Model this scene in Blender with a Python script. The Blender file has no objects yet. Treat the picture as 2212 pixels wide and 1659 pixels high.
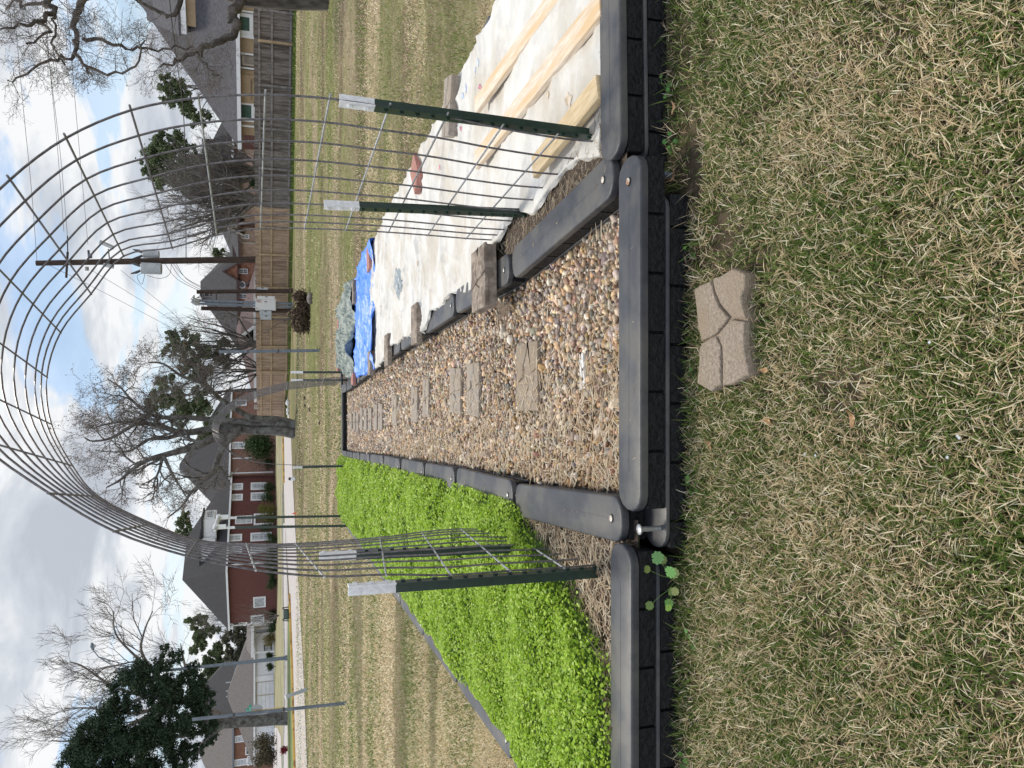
import bpy, bmesh, math, random
import numpy as np
from mathutils import Vector, Matrix, noise
C = bpy.context; S = C.scene; COL = S.collection
random.seed(7); RG = np.random.default_rng(11)
R = math.radians

# ---------------------------------------------------------------- camera
CH, CF, CP = 1.27, 1661.0, R(17.67)          # height, focal length in photo units (photo = 2212 x 1659 units), pitch
cam_d = bpy.data.cameras.new("camera"); cam = bpy.data.objects.new("camera", cam_d); COL.objects.link(cam)
cam_d.sensor_width = 36; cam_d.lens = 36 * CF / 2212; cam_d.clip_start = 0.05; cam_d.clip_end = 2000
fw = Vector((0, math.cos(CP), -math.sin(CP))); rt = Vector((1, 0, 0)); up = rt.cross(fw)
xa, ya, za = -up, rt, -fw                    # the phone was held on its side: the photo's left is up
cam.matrix_world = Matrix(((xa.x, ya.x, za.x, 0), (xa.y, ya.y, za.y, 0), (xa.z, ya.z, za.z, CH), (0, 0, 0, 1)))
S.camera = cam

# ---------------------------------------------------------------- world + sun
SUN_EL, SUN_AZ = R(60), R(-20)               # azimuth from +Y, positive to the right
sdir = Vector((math.sin(SUN_AZ) * math.cos(SUN_EL), math.cos(SUN_AZ) * math.cos(SUN_EL), math.sin(SUN_EL)))
W = bpy.data.worlds.new("World"); S.world = W; W.use_nodes = True
nt = W.node_tree; nt.nodes.clear(); N = nt.nodes.new; LK = nt.links.new
def mth(op, a, b=None, tree=None, clamp=False):
    t = tree or nt; n = t.nodes.new('ShaderNodeMath'); n.operation = op; n.use_clamp = clamp
    for i, v in enumerate((a, b)):
        if v is None: continue
        if isinstance(v, (int, float)): n.inputs[i].default_value = v
        else: t.links.new(v, n.inputs[i])
    return n.outputs[0]
def ramp(fac, stops, tree=None):
    t = tree or nt; n = t.nodes.new('ShaderNodeValToRGB'); e = n.color_ramp.elements
    while len(e) < len(stops): e.new(0.5)
    for k, (p, c) in enumerate(stops):
        e[k].position = p; e[k].color = (*c, 1) if len(c) == 3 else c
    t.links.new(fac, n.inputs[0]); return n.outputs[0]
sky = N('ShaderNodeTexSky'); sky.sky_type = 'NISHITA'; sky.sun_disc = False
sky.sun_elevation = SUN_EL; sky.sun_rotation = SUN_AZ; sky.air_density = 1.1; sky.dust_density = .35; sky.ozone_density = 2.5
tc = N('ShaderNodeTexCoord'); sep = N('ShaderNodeSeparateXYZ'); LK(tc.outputs['Generated'], sep.inputs[0])
zz = mth('ADD', mth('MAXIMUM', sep.outputs[2], 0.0), 0.22)
cmb = N('ShaderNodeCombineXYZ'); LK(mth('DIVIDE', sep.outputs[0], zz), cmb.inputs[0]); LK(mth('DIVIDE', sep.outputs[1], zz), cmb.inputs[1])
def wnoise(scale, detail, rough, off, dist=0.0):
    m = N('ShaderNodeMapping'); m.inputs['Location'].default_value = off; LK(cmb.outputs[0], m.inputs[0])
    n = N('ShaderNodeTexNoise'); n.inputs['Scale'].default_value = scale; n.inputs['Detail'].default_value = detail
    n.inputs['Roughness'].default_value = rough; n.inputs['Distortion'].default_value = dist; LK(m.outputs[0], n.inputs[0]); return n.outputs[0]
cover = ramp(wnoise(1.5, 8, 0.56, (3.1, 1.2, 0.4), 0.3), [(0.425, (0, 0, 0)), (0.49, (1, 1, 1))])
shade = ramp(wnoise(2.3, 8, 0.54, (8.3, 4.4, 2.0), 0.35), [(0.38, (0.54, 0.58, 0.65)), (0.47, (0.68, 0.72, 0.78)), (0.56, (0.95, 0.965, 0.98))])
dt = N('ShaderNodeVectorMath'); dt.operation = 'DOT_PRODUCT'; LK(tc.outputs['Generated'], dt.inputs[0]); dt.inputs[1].default_value = sdir
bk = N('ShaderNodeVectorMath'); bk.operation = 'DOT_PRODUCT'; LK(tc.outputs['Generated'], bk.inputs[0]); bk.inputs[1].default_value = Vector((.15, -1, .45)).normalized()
back_fill = mth('MULTIPLY', mth('POWER', mth('MAXIMUM', bk.outputs['Value'], 0.0), 1.2), .95)     # extra sky brightness added behind the camera to fill surfaces facing it
glow = mth('ADD', mth('ADD', 0.90, back_fill), mth('MULTIPLY', mth('POWER', mth('MAXIMUM', dt.outputs['Value'], 0.0), 8.0), 0.22))
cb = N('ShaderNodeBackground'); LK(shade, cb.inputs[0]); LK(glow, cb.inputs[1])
sb = N('ShaderNodeBackground'); LK(sky.outputs[0], sb.inputs[0]); sb.inputs[1].default_value = 0.125
lowc = ramp(sep.outputs[2], [(.02, (1, 1, 1)), (.22, (0, 0, 0))]); cov2 = mth('MAXIMUM', mth('MAXIMUM', cover, lowc), .32)
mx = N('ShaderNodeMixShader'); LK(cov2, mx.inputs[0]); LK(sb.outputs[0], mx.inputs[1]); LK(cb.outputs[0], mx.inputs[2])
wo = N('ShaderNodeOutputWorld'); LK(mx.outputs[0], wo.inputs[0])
sl = bpy.data.lights.new("sun", 'SUN'); sl.energy = 3.2; sl.angle = R(14); sl.color = (1, .93, .80)
so = bpy.data.objects.new("sun", sl); COL.objects.link(so); so.rotation_euler = sdir.to_track_quat('Z', 'Y').to_euler()
S.view_settings.view_transform = 'Standard'; S.view_settings.look = 'None'; S.view_settings.gamma = 1; S.view_settings.exposure = 0.14

# ---------------------------------------------------------------- measuring helpers
GP = [(-50, 0), (2.2, 0), (15, -.25), (22, -.2), (32, 0), (48, 0), (90, .17), (107, .37), (150, .5), (1500, .6)]
def G(y):
    """height of the ground at distance y"""
    for (a, za_), (b, zb_) in zip(GP, GP[1:]):
        if y <= b: return za_ + (zb_ - za_) * (y - a) / (b - a)
    return GP[-1][1]
def ray(x, y):
    u = 829.5 - y; v = x - 1106
    return Vector((u, CF * math.cos(CP) - v * math.sin(CP), -CF * math.sin(CP) - v * math.cos(CP)))
def atY(x, y, Y): d = ray(x, y); return Vector((0, 0, CH)) + d * (Y / d.y)
def atZ(x, y, z): d = ray(x, y); return Vector((0, 0, CH)) + d * ((z - CH) / d.z)
def atG(x, y, off=0):
    z = off
    for k in range(25): p = atZ(x, y, z); z = .5 * z + .5 * (G(p.y) + off)
    return p
def zb(y): return .176 - .0194 * (y - 2.13)          # top of the planter walls along the beds
def atB(x, y, off=0):
    z = .15
    for k in range(25): p = atZ(x, y, z); z = zb(p.y) + off
    return p
def q1(a, b): return (a / 3, b / 3)
def q2(a, b): return (a / 3, 553 + b / 3)
def q3(a, b): return (a / 3, 1106 + b / 3)
def q4(a, b): return (737.3 + a / 3, b / 3)
def q5(a, b): return (737.3 + a / 3, 553 + b / 3)
def q6(a, b): return (737.3 + a / 3, 1106 + b / 3)
def cr(o): return lambda a, b: (384 + a * .14882, o + b * .14882)
c1, c2, c3, c4, c5, c6, c7 = cr(0), cr(384), cr(603.5), cr(850.4), cr(1069.8), cr(1289.3), cr(1412.2)

# ---------------------------------------------------------------- materials
MATS = {}
def mat(name, c1_, c2_=None, scale=8., rough=.8, bump=0., bscale=None, stretch=(1, 1, 1), metal=0., spec=.5, detail=5., c3_=None, s3=1., mid=(.4, .6), voro=False):
    m = bpy.data.materials.new(name); m.use_nodes = True; t = m.node_tree
    b = t.nodes['Principled BSDF']; b.inputs['Roughness'].default_value = rough; b.inputs['Metallic'].default_value = metal
    b.inputs['Specular IOR Level'].default_value = spec
    co = t.nodes.new('ShaderNodeTexCoord'); mp = t.nodes.new('ShaderNodeMapping'); mp.inputs['Scale'].default_value = stretch
    t.links.new(co.outputs['Object'], mp.inputs[0])
    def ns(sc, dt_=detail, rg=.6):
        n = t.nodes.new('ShaderNodeTexNoise'); n.inputs['Scale'].default_value = sc; n.inputs['Detail'].default_value = dt_; n.inputs['Roughness'].default_value = rg
        t.links.new(mp.outputs[0], n.inputs[0]); return n.outputs[0]
    if c2_ is None: b.inputs['Base Color'].default_value = (*c1_, 1)
    else:
        col = ramp(ns(scale), [(mid[0], c1_), (mid[1], c2_)], t)
        if c3_ is not None:
            mxn = t.nodes.new('ShaderNodeMix'); mxn.data_type = 'RGBA'
            t.links.new(ramp(ns(s3), [(.45, (0, 0, 0)), (.62, (1, 1, 1))], t), mxn.inputs[0])
            t.links.new(col, mxn.inputs[6]); mxn.inputs[7].default_value = (*c3_, 1); col = mxn.outputs[2]
        t.links.new(col, b.inputs['Base Color'])
    if bump:
        bp = t.nodes.new('ShaderNodeBump'); bp.inputs['Strength'].default_value = min(1, bump); bp.inputs['Distance'].default_value = .01 * max(1, bump)
        t.links.new(ns(bscale or scale * 3, 6), bp.inputs['Height']); t.links.new(bp.outputs[0], b.inputs['Normal'])
    MATS[name] = m; return m
def attr_mat(name, rough=.7, trans=0., spec=.3, var=0.):
    m = bpy.data.materials.new(name); m.use_nodes = True; t = m.node_tree; b = t.nodes['Principled BSDF']
    a = t.nodes.new('ShaderNodeAttribute'); a.attribute_name = 'col'; col = a.outputs['Color']
    if var:
        co = t.nodes.new('ShaderNodeTexCoord'); n = t.nodes.new('ShaderNodeTexNoise'); n.inputs['Scale'].default_value = var; n.inputs['Detail'].default_value = 4
        t.links.new(co.outputs['Object'], n.inputs[0])
        mm = t.nodes.new('ShaderNodeMix'); mm.data_type = 'RGBA'; mm.blend_type = 'MULTIPLY'; mm.inputs[0].default_value = 1
        t.links.new(col, mm.inputs[6]); t.links.new(ramp(n.outputs[0], [(.3, (.62, .6, .58)), (.7, (1.25, 1.22, 1.2))], t), mm.inputs[7]); col = mm.outputs[2]
    t.links.new(col, b.inputs['Base Color'])
    b.inputs['Roughness'].default_value = rough; b.inputs['Specular IOR Level'].default_value = spec
    if trans:
        tr = t.nodes.new('ShaderNodeBsdfTranslucent'); t.links.new(col, tr.inputs[0]); mm = t.nodes.new('ShaderNodeMixShader'); mm.inputs[0].default_value = trans
        t.links.new(b.outputs[0], mm.inputs[1]); t.links.new(tr.outputs[0], mm.inputs[2]); t.links.new(mm.outputs[0], t.nodes['Material Output'].inputs[0])
    MATS[name] = m; return m

# black plastic planter wall: smooth dusty top, rock-textured sides
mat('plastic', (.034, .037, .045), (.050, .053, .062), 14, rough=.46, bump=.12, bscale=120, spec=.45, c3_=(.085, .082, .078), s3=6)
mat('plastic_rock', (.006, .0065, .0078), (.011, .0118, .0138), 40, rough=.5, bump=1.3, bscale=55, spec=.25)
mat('green_post', (.010, .030, .022), (.016, .042, .030), 30, rough=.38, spec=.6)
mat('white_paint', (.84, .85, .87), (.70, .70, .71), 60, rough=.5)
MATS['white_paint'].node_tree.nodes['Principled BSDF'].inputs['Roughness'].default_value = .5
mat('wire', (.13, .12, .13), (.22, .21, .22), 60, rough=.45, metal=.55)
mat('wire_rust', (.12, .055, .035), (.2, .12, .08), 80, rough=.8)
mat('galv', (.32, .33, .34), (.45, .46, .47), 60, rough=.45, metal=.7)
mat('galv_pole', (.12, .15, .19), (.18, .21, .25), 8, rough=.6, metal=.2)
mat('pin_rust', (.55, .52, .47), (.25, .11, .05), 45, rough=.6, metal=.2, mid=(.42, .58))
mat('paver', (.25, .20, .155), (.46, .385, .31), 95, rough=.95, bump=1.6, bscale=110, c3_=(.34, .27, .20), s3=9, mid=(.32, .68))
mat('paver_grey', (.23, .20, .17), (.34, .30, .26), 50, rough=.92, bump=.5, bscale=150, c3_=(.30, .25, .20), s3=7)
mat('brick_red', (.30, .135, .11), (.40, .20, .165), 50, rough=.9, bump=.3, bscale=140)
mat('paver_brown', (.22, .175, .14), (.34, .29, .24), 30, rough=.92, bump=.5, bscale=120, c3_=(.14, .11, .09), s3=12)
mat('canvas', (.57, .56, .535), (.65, .64, .62), 5, rough=.95, bump=.9, bscale=24, c3_=(.50, .465, .41), s3=2.6)
mat('tarp_blue', (.055, .20, .78), (.09, .27, .88), 14, rough=.45, bump=.6, bscale=30)
mat('tarp_green', (.17, .21, .19), (.27, .31, .29), 10, rough=.6, bump=.8, bscale=22)
mat('lumber', (.56, .47, .38), (.70, .61, .51), 9, rough=.8, bump=.15, bscale=40, stretch=(1.2, 12, 12), c3_=(.58, .42, .25), s3=1.6)
mat('lumber_yellow', (.58, .43, .24), (.70, .56, .36), 9, rough=.8, bump=.15, bscale=40, stretch=(1.2, 12, 12))
mat('soil', (.045, .032, .024), (.095, .070, .052), 40, rough=1, bump=1.5, bscale=45)
mat('gravel_bed', (.10, .075, .055), (.20, .15, .11), 60, rough=1, bump=1, bscale=60)
mat('paint_grey', (.20, .25, .29), (.27, .31, .34), 30, rough=.85)
mat('white', (.78, .79, .80), None, rough=.55)
mat('white_stone', (.62, .64, .66), (.78, .78, .78), 30, rough=.8, bump=.4)
attr_mat('blade', .6, .35, .35); attr_mat('leaf', .5, .42, .4); attr_mat('pebble', .62, 0, .4, var=70); attr_mat('foliage', .75, .15, .2)
mat('bark', (.045, .038, .034), (.12, .105, .095), 6, rough=.95, bump=1.2, bscale=12, stretch=(1, 1, .35))
mat('bark_light', (.10, .088, .08), (.20, .18, .165), 7, rough=.95, bump=1., bscale=12)
mat('bark_lichen', (.05, .045, .042), (.11, .10, .095), 5, rough=.95, bump=1.2, bscale=10, c3_=(.15, .155, .145), s3=4.)
mat('roof_grey', (.050, .049, .058), (.088, .086, .098), 5, rough=.95, bump=.8, bscale=6, stretch=(1, 1, 5))
mat('roof_dark', (.026, .026, .031), (.048, .048, .054), 4, rough=.95, stretch=(1, 1, 5))
mat('roof_taupe', (.095, .085, .082), (.14, .128, .122), 4, rough=.95, stretch=(1, 1, 5))
mat('roof_brown', (.085, .055, .056), (.12, .082, .08), 4, rough=.95, stretch=(1, 1, 5))
mat('brick_dark_red', (.095, .034, .030), (.135, .052, .045), 5, rough=.92, stretch=(1, 1, 3))
mat('brick_orange', (.25, .115, .075), (.42, .22, .155), 3, rough=.92)
mat('brick_mid', (.18, .095, .075), (.25, .145, .115), 6, rough=.92)
mat('brick_pink', (.30, .205, .165), (.42, .31, .26), 3, rough=.92)
mat('brick_brown', (.17, .085, .055), (.24, .125, .085), 5, rough=.92)
mat('siding', (.34, .25, .16), (.39, .295, .19), 3, rough=.85)
mat('wall_white', (.62, .64, .68), (.70, .71, .74), 2, rough=.85)
mat('trim', (.72, .73, .76), None, rough=.6)
mat('trim_tan', (.45, .40, .34), None, rough=.7)
mat('glass', (.05, .065, .075), (.12, .14, .16), 1.2, rough=.12, spec=.8)
mat('glass_pale', (.30, .33, .36), (.42, .44, .47), 2, rough=.25, spec=.6)
mat('shutter_green', (.035, .085, .065), (.06, .12, .095), 6, rough=.7, stretch=(1, 1, 1))
mat('dark', (.02, .018, .018), None, rough=.8)
mat('door_brown', (.07, .035, .025), None, rough=.6)
mat('door_grey', (.22, .19, .165), (.28, .245, .215), 4, rough=.8)
mat('fence_grey', (.115, .10, .09), (.22, .20, .185), 5, rough=.95, bump=.6, stretch=(8, 8, .6), c3_=(.075, .06, .052), s3=.9)
mat('fence_tan', (.30, .215, .15), (.45, .34, .25), 4, rough=.95, bump=.4, stretch=(8, 8, .6), c3_=(.22, .155, .11), s3=1.1)
mat('rail_tan', (.33, .24, .14), (.42, .32, .20), 5, rough=.9)
mat('rail_grey', (.14, .125, .12), (.24, .22, .21), 5, rough=.95)
mat('pole_wood', (.030, .020, .016), (.065, .042, .032), 4, rough=.9, stretch=(4, 4, .5))
mat('asphalt', (.36, .335, .33), (.44, .415, .40), 3, rough=.9, c3_=(.40, .365, .36), s3=.3)
mat('kerb_yellow', (.62, .38, .09), (.30, .16, .05), 2.2, rough=.8, mid=(.5, .62))
mat('kerb', (.42, .41, .40), (.52, .51, .50), 3, rough=.9)
mat('box_rust', (.60, .60, .60), (.20, .05, .035), 2.2, rough=.7, mid=(.52, .60), stretch=(1, 1, .35))
mat('box_grey', (.34, .37, .40), (.42, .45, .48), 3, rough=.6)
mat('insulator', (.05, .045, .05), None, rough=.4)
mat('orange', (.70, .12, .03), None, rough=.6)
mat('sign_green', (.02, .38, .27), None, rough=.5)
mat('pvc', (.55, .55, .54), (.66, .66, .65), 30, rough=.4)
mat('bench_green', (.008, .045, .038), (.014, .06, .05), 8, rough=.5)
mat('dry_lawn', (.24, .20, .125), (.31, .26, .165), .8, rough=1, c3_=(.14, .17, .06), s3=.25)
mat('median_grass', (.10, .15, .035), (.20, .22, .075), 1.4, rough=1, bump=.6)
mat('mulch', (.06, .04, .03), (.13, .09, .07), 8, rough=1, bump=1)

# ---------------------------------------------------------------- object helpers
class MB:
    def __init__(s): s.v = []; s.f = []
    def add(s, vs, fs):
        o = len(s.v); s.v += [Vector(p) for p in vs]; s.f += [tuple(o + i for i in f) for f in fs]
    def box(s, c, sz, rot=None):
        vs = [Vector((x * sz[0] / 2, y * sz[1] / 2, z * sz[2] / 2)) for x in (-1, 1) for y in (-1, 1) for z in (-1, 1)]
        if rot is not None: vs = [rot @ p for p in vs]
        s.add([p + Vector(c) for p in vs], [(0, 1, 3, 2), (4, 6, 7, 5), (0, 4, 5, 1), (2, 3, 7, 6), (0, 2, 6, 4), (1, 5, 7, 3)])
    def prism(s, poly, z0, z1, inset=0., rings=1):
        """poly: list of (x,y) anticlockwise; z0/z1 numbers or functions of a point; rounded upper edge of width inset"""
        n = len(poly); P = [Vector((p[0], p[1])) for p in poly]
        cen = sum(P, Vector((0, 0))) / n
        f0 = z0 if callable(z0) else (lambda p: z0); f1 = z1 if callable(z1) else (lambda p: z1)
        def off(d):
            out = []
            for i in range(n):
                a, b, c = P[i - 1], P[i], P[(i + 1) % n]
                e1 = (b - a); e2 = (c - b)
                n1 = Vector((-e1.y, e1.x)); n2 = Vector((-e2.y, e2.x)); nn = n1.normalized() + n2.normalized()
                if nn.length < 1e-6: nn = n1
                nn.normalize(); k = max(.5, nn.dot(n1.normalized())) if e1.length else 1
                out.append(b + nn * d / k)
            return out
        R_ = [[(p.x, p.y, f0(p)) for p in P]]
        if inset:
            for k in range(rings + 1):
                a = math.pi / 2 * k / rings; q = off(inset * (1 - math.cos(a)))
                R_.append([(p.x, p.y, f1(p) - inset * (1 - math.sin(a))) for p in q])
        else: R_.append([(p.x, p.y, f1(p)) for p in P])
        vs = [v for r in R_ for v in r]; fs = []
        for k in range(len(R_) - 1):
            for i in range(n): j = (i + 1) % n; fs.append((k * n + i, k * n + j, (k + 1) * n + j, (k + 1) * n + i))
        fs.append(tuple(reversed(range(n)))); fs.append(tuple((len(R_) - 1) * n + i for i in range(n)))
        s.add(vs, fs)
    def tube(s, pts, r, sides=6, cap=True):
        pts = [Vector(p) for p in pts]; n = len(pts); rr = r if isinstance(r, (list, tuple)) else [r] * n
        o = len(s.v); ref = None
        for i, p in enumerate(pts):
            d = (pts[min(i + 1, n - 1)] - pts[max(i - 1, 0)])
            if d.length < 1e-9: d = Vector((0, 0, 1))
            d.normalize()
            if ref is None: ref = Vector((0, 0, 1)) if abs(d.z) < .9 else Vector((1, 0, 0))
            a = d.cross(ref)
            if a.length < 1e-3: a = d.cross(Vector((0.3, 1, 0.1)))
            a.normalize(); b = d.cross(a)
            if b.length: ref = -(a.cross(d)) if False else ref
            for k in range(sides):
                t = 2 * math.pi * k / sides; s.v.append(p + (a * math.cos(t) + b * math.sin(t)) * rr[i])
        for i in range(n - 1):
            for k in range(sides):
                k2 = (k + 1) % sides; s.f.append((o + i * sides + k, o + i * sides + k2, o + (i + 1) * sides + k2, o + (i + 1) * sides + k))
        if cap: s.f.append(tuple(o + k for k in reversed(range(sides)))); s.f.append(tuple(o + (n - 1) * sides + k for k in range(sides)))
    def cyl(s, a, b, r, sides=12): s.tube([a, b], r, sides)
    def build(s, name, m, parent=None, origin=None, smooth=None):
        og = origin if origin is not None else (Vector(parent['_o']) if parent is not None and '_o' in parent else Vector((0, 0, 0)))
        me = bpy.data.meshes.new(name); me.from_pydata([p - og for p in s.v], [], s.f)
        me.materials.append(MATS[m] if isinstance(m, str) else m)
        if smooth:
            me.polygons.foreach_set('use_smooth', [True] * len(me.polygons)); me.set_sharp_from_angle(angle=R(smooth))
        bm = bmesh.new(); bm.from_mesh(me); bmesh.ops.recalc_face_normals(bm, faces=bm.faces); bm.to_mesh(me); bm.free()
        if smooth: me.set_sharp_from_angle(angle=R(smooth))
        o = bpy.data.objects.new(name, me); COL.objects.link(o)
        if parent is not None: o.parent = parent
        else: o.location = og
        o['_o'] = tuple(og)
        return o
def props(o, label=None, cat=None, group=None, kind=None):
    if label: o['label'] = label
    if cat: o['category'] = cat
    if group: o['group'] = group
    if kind: o['kind'] = kind
    return o
def thing(name, loc, label, cat, group=None):
    o = bpy.data.objects.new(name, None); COL.objects.link(o); o.location = loc; o['_o'] = tuple(loc); o.empty_display_size = .1
    return props(o, label, cat, group)
def npmesh(name, V, F, m, cols=None, parent=None, smooth=False):
    """V (n,3), F (m,k) ints, cols (n,3)"""
    me = bpy.data.meshes.new(name); n, (fm, k) = len(V), F.shape
    me.vertices.add(n); me.vertices.foreach_set('co', np.asarray(V, np.float32).ravel())
    me.loops.add(fm * k); me.loops.foreach_set('vertex_index', F.astype(np.int32).ravel())
    me.polygons.add(fm); me.polygons.foreach_set('loop_start', np.arange(0, fm * k, k, dtype=np.int32)); me.polygons.foreach_set('loop_total', np.full(fm, k, np.int32))
    if smooth: me.polygons.foreach_set('use_smooth', np.ones(fm, bool))
    me.update(calc_edges=True)
    if cols is not None:
        a = me.attributes.new('col', 'FLOAT_COLOR', 'POINT'); c4_ = np.ones((n, 4), np.float32); c4_[:, :3] = cols; a.data.foreach_set('color', c4_.ravel())
    me.materials.append(MATS[m]); o = bpy.data.objects.new(name, me); COL.objects.link(o)
    if parent is not None: o.parent = parent; og = Vector(parent['_o']); me.transform(Matrix.Translation(-og)); o['_o'] = tuple(og)
    return o
Gx, Gz = np.array([p[0] for p in GP], float), np.array([p[1] for p in GP], float)
def GN(y): return np.interp(y, Gx, Gz)
def unit(a): return a / np.maximum(1e-9, np.linalg.norm(a, axis=-1, keepdims=True))
def vnoise(x, y, sc, seed=0):
    """cheap smooth value noise for arrays"""
    r = np.random.default_rng(seed); T = r.random((64, 64)); x = np.asarray(x) * sc; y = np.asarray(y) * sc
    xi = np.floor(x).astype(int); yi = np.floor(y).astype(int); fx = x - xi; fy = y - yi; fx = fx * fx * (3 - 2 * fx); fy = fy * fy * (3 - 2 * fy)
    g = lambda a, b: T[a % 64, b % 64]
    return (g(xi, yi) * (1 - fx) + g(xi + 1, yi) * fx) * (1 - fy) + (g(xi, yi + 1) * (1 - fx) + g(xi + 1, yi + 1) * fx) * fy
def inpoly(x, y, poly):
    c = np.zeros(len(x), bool); n = len(poly)
    for i in range(n):
        x0, y0 = poly[i]; x1, y1 = poly[(i + 1) % n]
        k = ((y0 > y) != (y1 > y)) & (x < (x1 - x0) * (y - y0) / (y1 - y0 + 1e-12) + x0); c ^= k
    return c

# ================================================================= GROUND
ys = [-6, -2, 0, 1, 2.2, 3, 4.5, 6, 8, 10, 12, 15, 18, 22, 27, 32, 40, 48, 60, 75, 90, 107, 150, 300, 700, 1500]
xs = [-1500, -500, -150, -80, -50, -30, -18, -10, -6, -4, -2, 0, 2, 4, 6, 10, 18, 30, 50, 80, 150, 500, 1500]
V = [(x, y, G(y)) for y in ys for x in xs]; nx = len(xs)
F = [(j * nx + i, j * nx + i + 1, (j + 1) * nx + i + 1, (j + 1) * nx + i) for j in range(len(ys) - 1) for i in range(nx - 1)]
gm = bpy.data.materials.new('lawn_ground'); gm.use_nodes = True; t = gm.node_tree; b = t.nodes['Principled BSDF']; b.inputs['Roughness'].default_value = 1; b.inputs['Specular IOR Level'].default_value = .1
co = t.nodes.new('ShaderNodeTexCoord')
def gn(sc, st, det=5, rg=.6, off=(0, 0, 0)):
    mp = t.nodes.new('ShaderNodeMapping'); mp.inputs['Scale'].default_value = st; mp.inputs['Location'].default_value = off; t.links.new(co.outputs['Object'], mp.inputs[0])
    n = t.nodes.new('ShaderNodeTexNoise'); n.inputs['Scale'].default_value = sc; n.inputs['Detail'].default_value = det; n.inputs['Roughness'].default_value = rg
    n.inputs['Distortion'].default_value = .6 if sc < 1 else 0; t.links.new(mp.outputs[0], n.inputs[0]); return n.outputs[0]
def gmix(f, a, bb, mode='MIX'):
    m_ = t.nodes.new('ShaderNodeMix'); m_.data_type = 'RGBA'; m_.blend_type = mode
    if isinstance(f, float): m_.inputs[0].default_value = f
    else: t.links.new(f, m_.inputs[0])
    for i, v in ((6, a), (7, bb)):
        if isinstance(v, tuple): m_.inputs[i].default_value = (*v, 1)
        else: t.links.new(v, m_.inputs[i])
    return m_.outputs[2]
tan = ramp(gn(9, (1, 1, 1)), [(.35, (.19, .15, .095)), (.65, (.36, .30, .20))], t)
grn = ramp(gn(7, (1, 1, 1), off=(5, 5, 0)), [(.35, (.10, .115, .035)), (.65, (.19, .205, .075))], t)
streak = ramp(gn(.30, (.30, 1, 1), 7, .70), [(.42, (0, 0, 0)), (.56, (.9, .9, .9))], t)
col = gmix(streak, tan, grn)
brn = ramp(gn(.33, (.28, 1, 1), 6, .68, (20, 7, 0)), [(.50, (0, 0, 0)), (.62, (.85, .85, .85))], t)
col = gmix(brn, col, (.13, .095, .065))
spk = ramp(gn(1.6, (1, 1, 1), 9, .85, (3, 9, 0)), [(.30, (.55, .55, .55)), (.70, (1.25, 1.25, 1.25))], t)
col = gmix(1.0, col, spk, 'MULTIPLY')
sp2 = t.nodes.new('ShaderNodeSeparateXYZ'); t.links.new(co.outputs['Object'], sp2.inputs[0])
near = ramp(mth('DIVIDE', sp2.outputs[1], 10.0, t), [(.2, (1, 1, 1)), (.45, (0, 0, 0))], t)
soilc = ramp(gn(30, (1, 1, 1)), [(.35, (.04, .032, .022)), (.65, (.11, .085, .058))], t)
col = gmix(near, col, soilc)
t.links.new(col, b.inputs['Base Color'])
bp = t.nodes.new('ShaderNodeBump'); bp.inputs['Strength'].default_value = .7; bp.inputs['Distance'].default_value = .03; t.links.new(gn(14, (1, 1, 1), 7, .7), bp.inputs['Height']); t.links.new(bp.outputs[0], b.inputs['Normal'])
MATS['lawn_ground'] = gm
me = bpy.data.meshes.new('ground'); me.from_pydata(V, [], F); me.materials.append(gm); gr = bpy.data.objects.new('ground', me); COL.objects.link(gr); props(gr, kind='structure')

# ---- street: two carriageways with a grassy median, seen beyond the field
def gsheet(name, pts, m, lift, kind='structure', label=None, cat=None):
    """pts: list of (near pixel, far pixel) pairs across the strip"""
    vs, fs = [], []
    K = 13
    for a, b_ in pts:
        p, q = atG(*a), atG(*b_)
        for k in range(K): c = p.lerp(q, k / (K - 1)); vs.append((c.x, c.y, G(c.y) + lift))
    for i in range(len(pts) - 1):
        for k in range(K - 1): fs.append((K * i + k, K * i + K + k, K * i + K + k + 1, K * i + k + 1))
    mb = MB(); mb.add(vs, fs); o = mb.build(name, m); props(o, label, cat, kind=kind); return o
def densify(pairs, n=8):
    out = []
    for (a, b_), (c, d) in zip(pairs, pairs[1:]):
        for k in range(n):
            f = k / n; out.append((tuple(a[i] + (c[i] - a[i]) * f for i in (0, 1)), tuple(b_[i] + (d[i] - b_[i]) * f for i in (0, 1))))
    return out + [pairs[-1]]
gsheet('road', densify([((669, 1740), (641, 1740)), ((665, 1659), (638, 1659)), ((656, 1440), (633, 1440)), ((648, 1300), (627, 1300)), ((638, 1130), (616, 1130)), ((632, 1010), (612.5, 1010)), ((630, 955), (612, 955)), ((625, 900), (610, 900)), ((622, 850), (608, 850))]), 'asphalt', .02)
gsheet('median_strip', densify([((640.9, 1740), (626, 1740)), ((637.9, 1659), (624, 1659)), ((632.9, 1440), (622.5, 1440)), ((628.5, 1300), (624, 1305))]), 'median_grass', .06)
gsheet('far_carriageway', densify([((625.9, 1740), (612, 1740)), ((623.9, 1659), (611.5, 1659)), ((623.4, 1440), (617, 1440)), ((624, 1300), (613, 1300)), ((616, 1130), (612.5, 1130))]), 'asphalt', .024)
gsheet('verge_lawn', densify([((611.5, 1740), (590, 1740)), ((611, 1659), (590, 1659)), ((616.6, 1440), (592, 1440)), ((612.7, 1300), (592, 1300)), ((612, 1130), (596, 1130)), ((612, 1010), (593, 1010)), ((611, 950), (592, 950)), ((609, 850), (592, 850))]), 'dry_lawn', .03)
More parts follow.
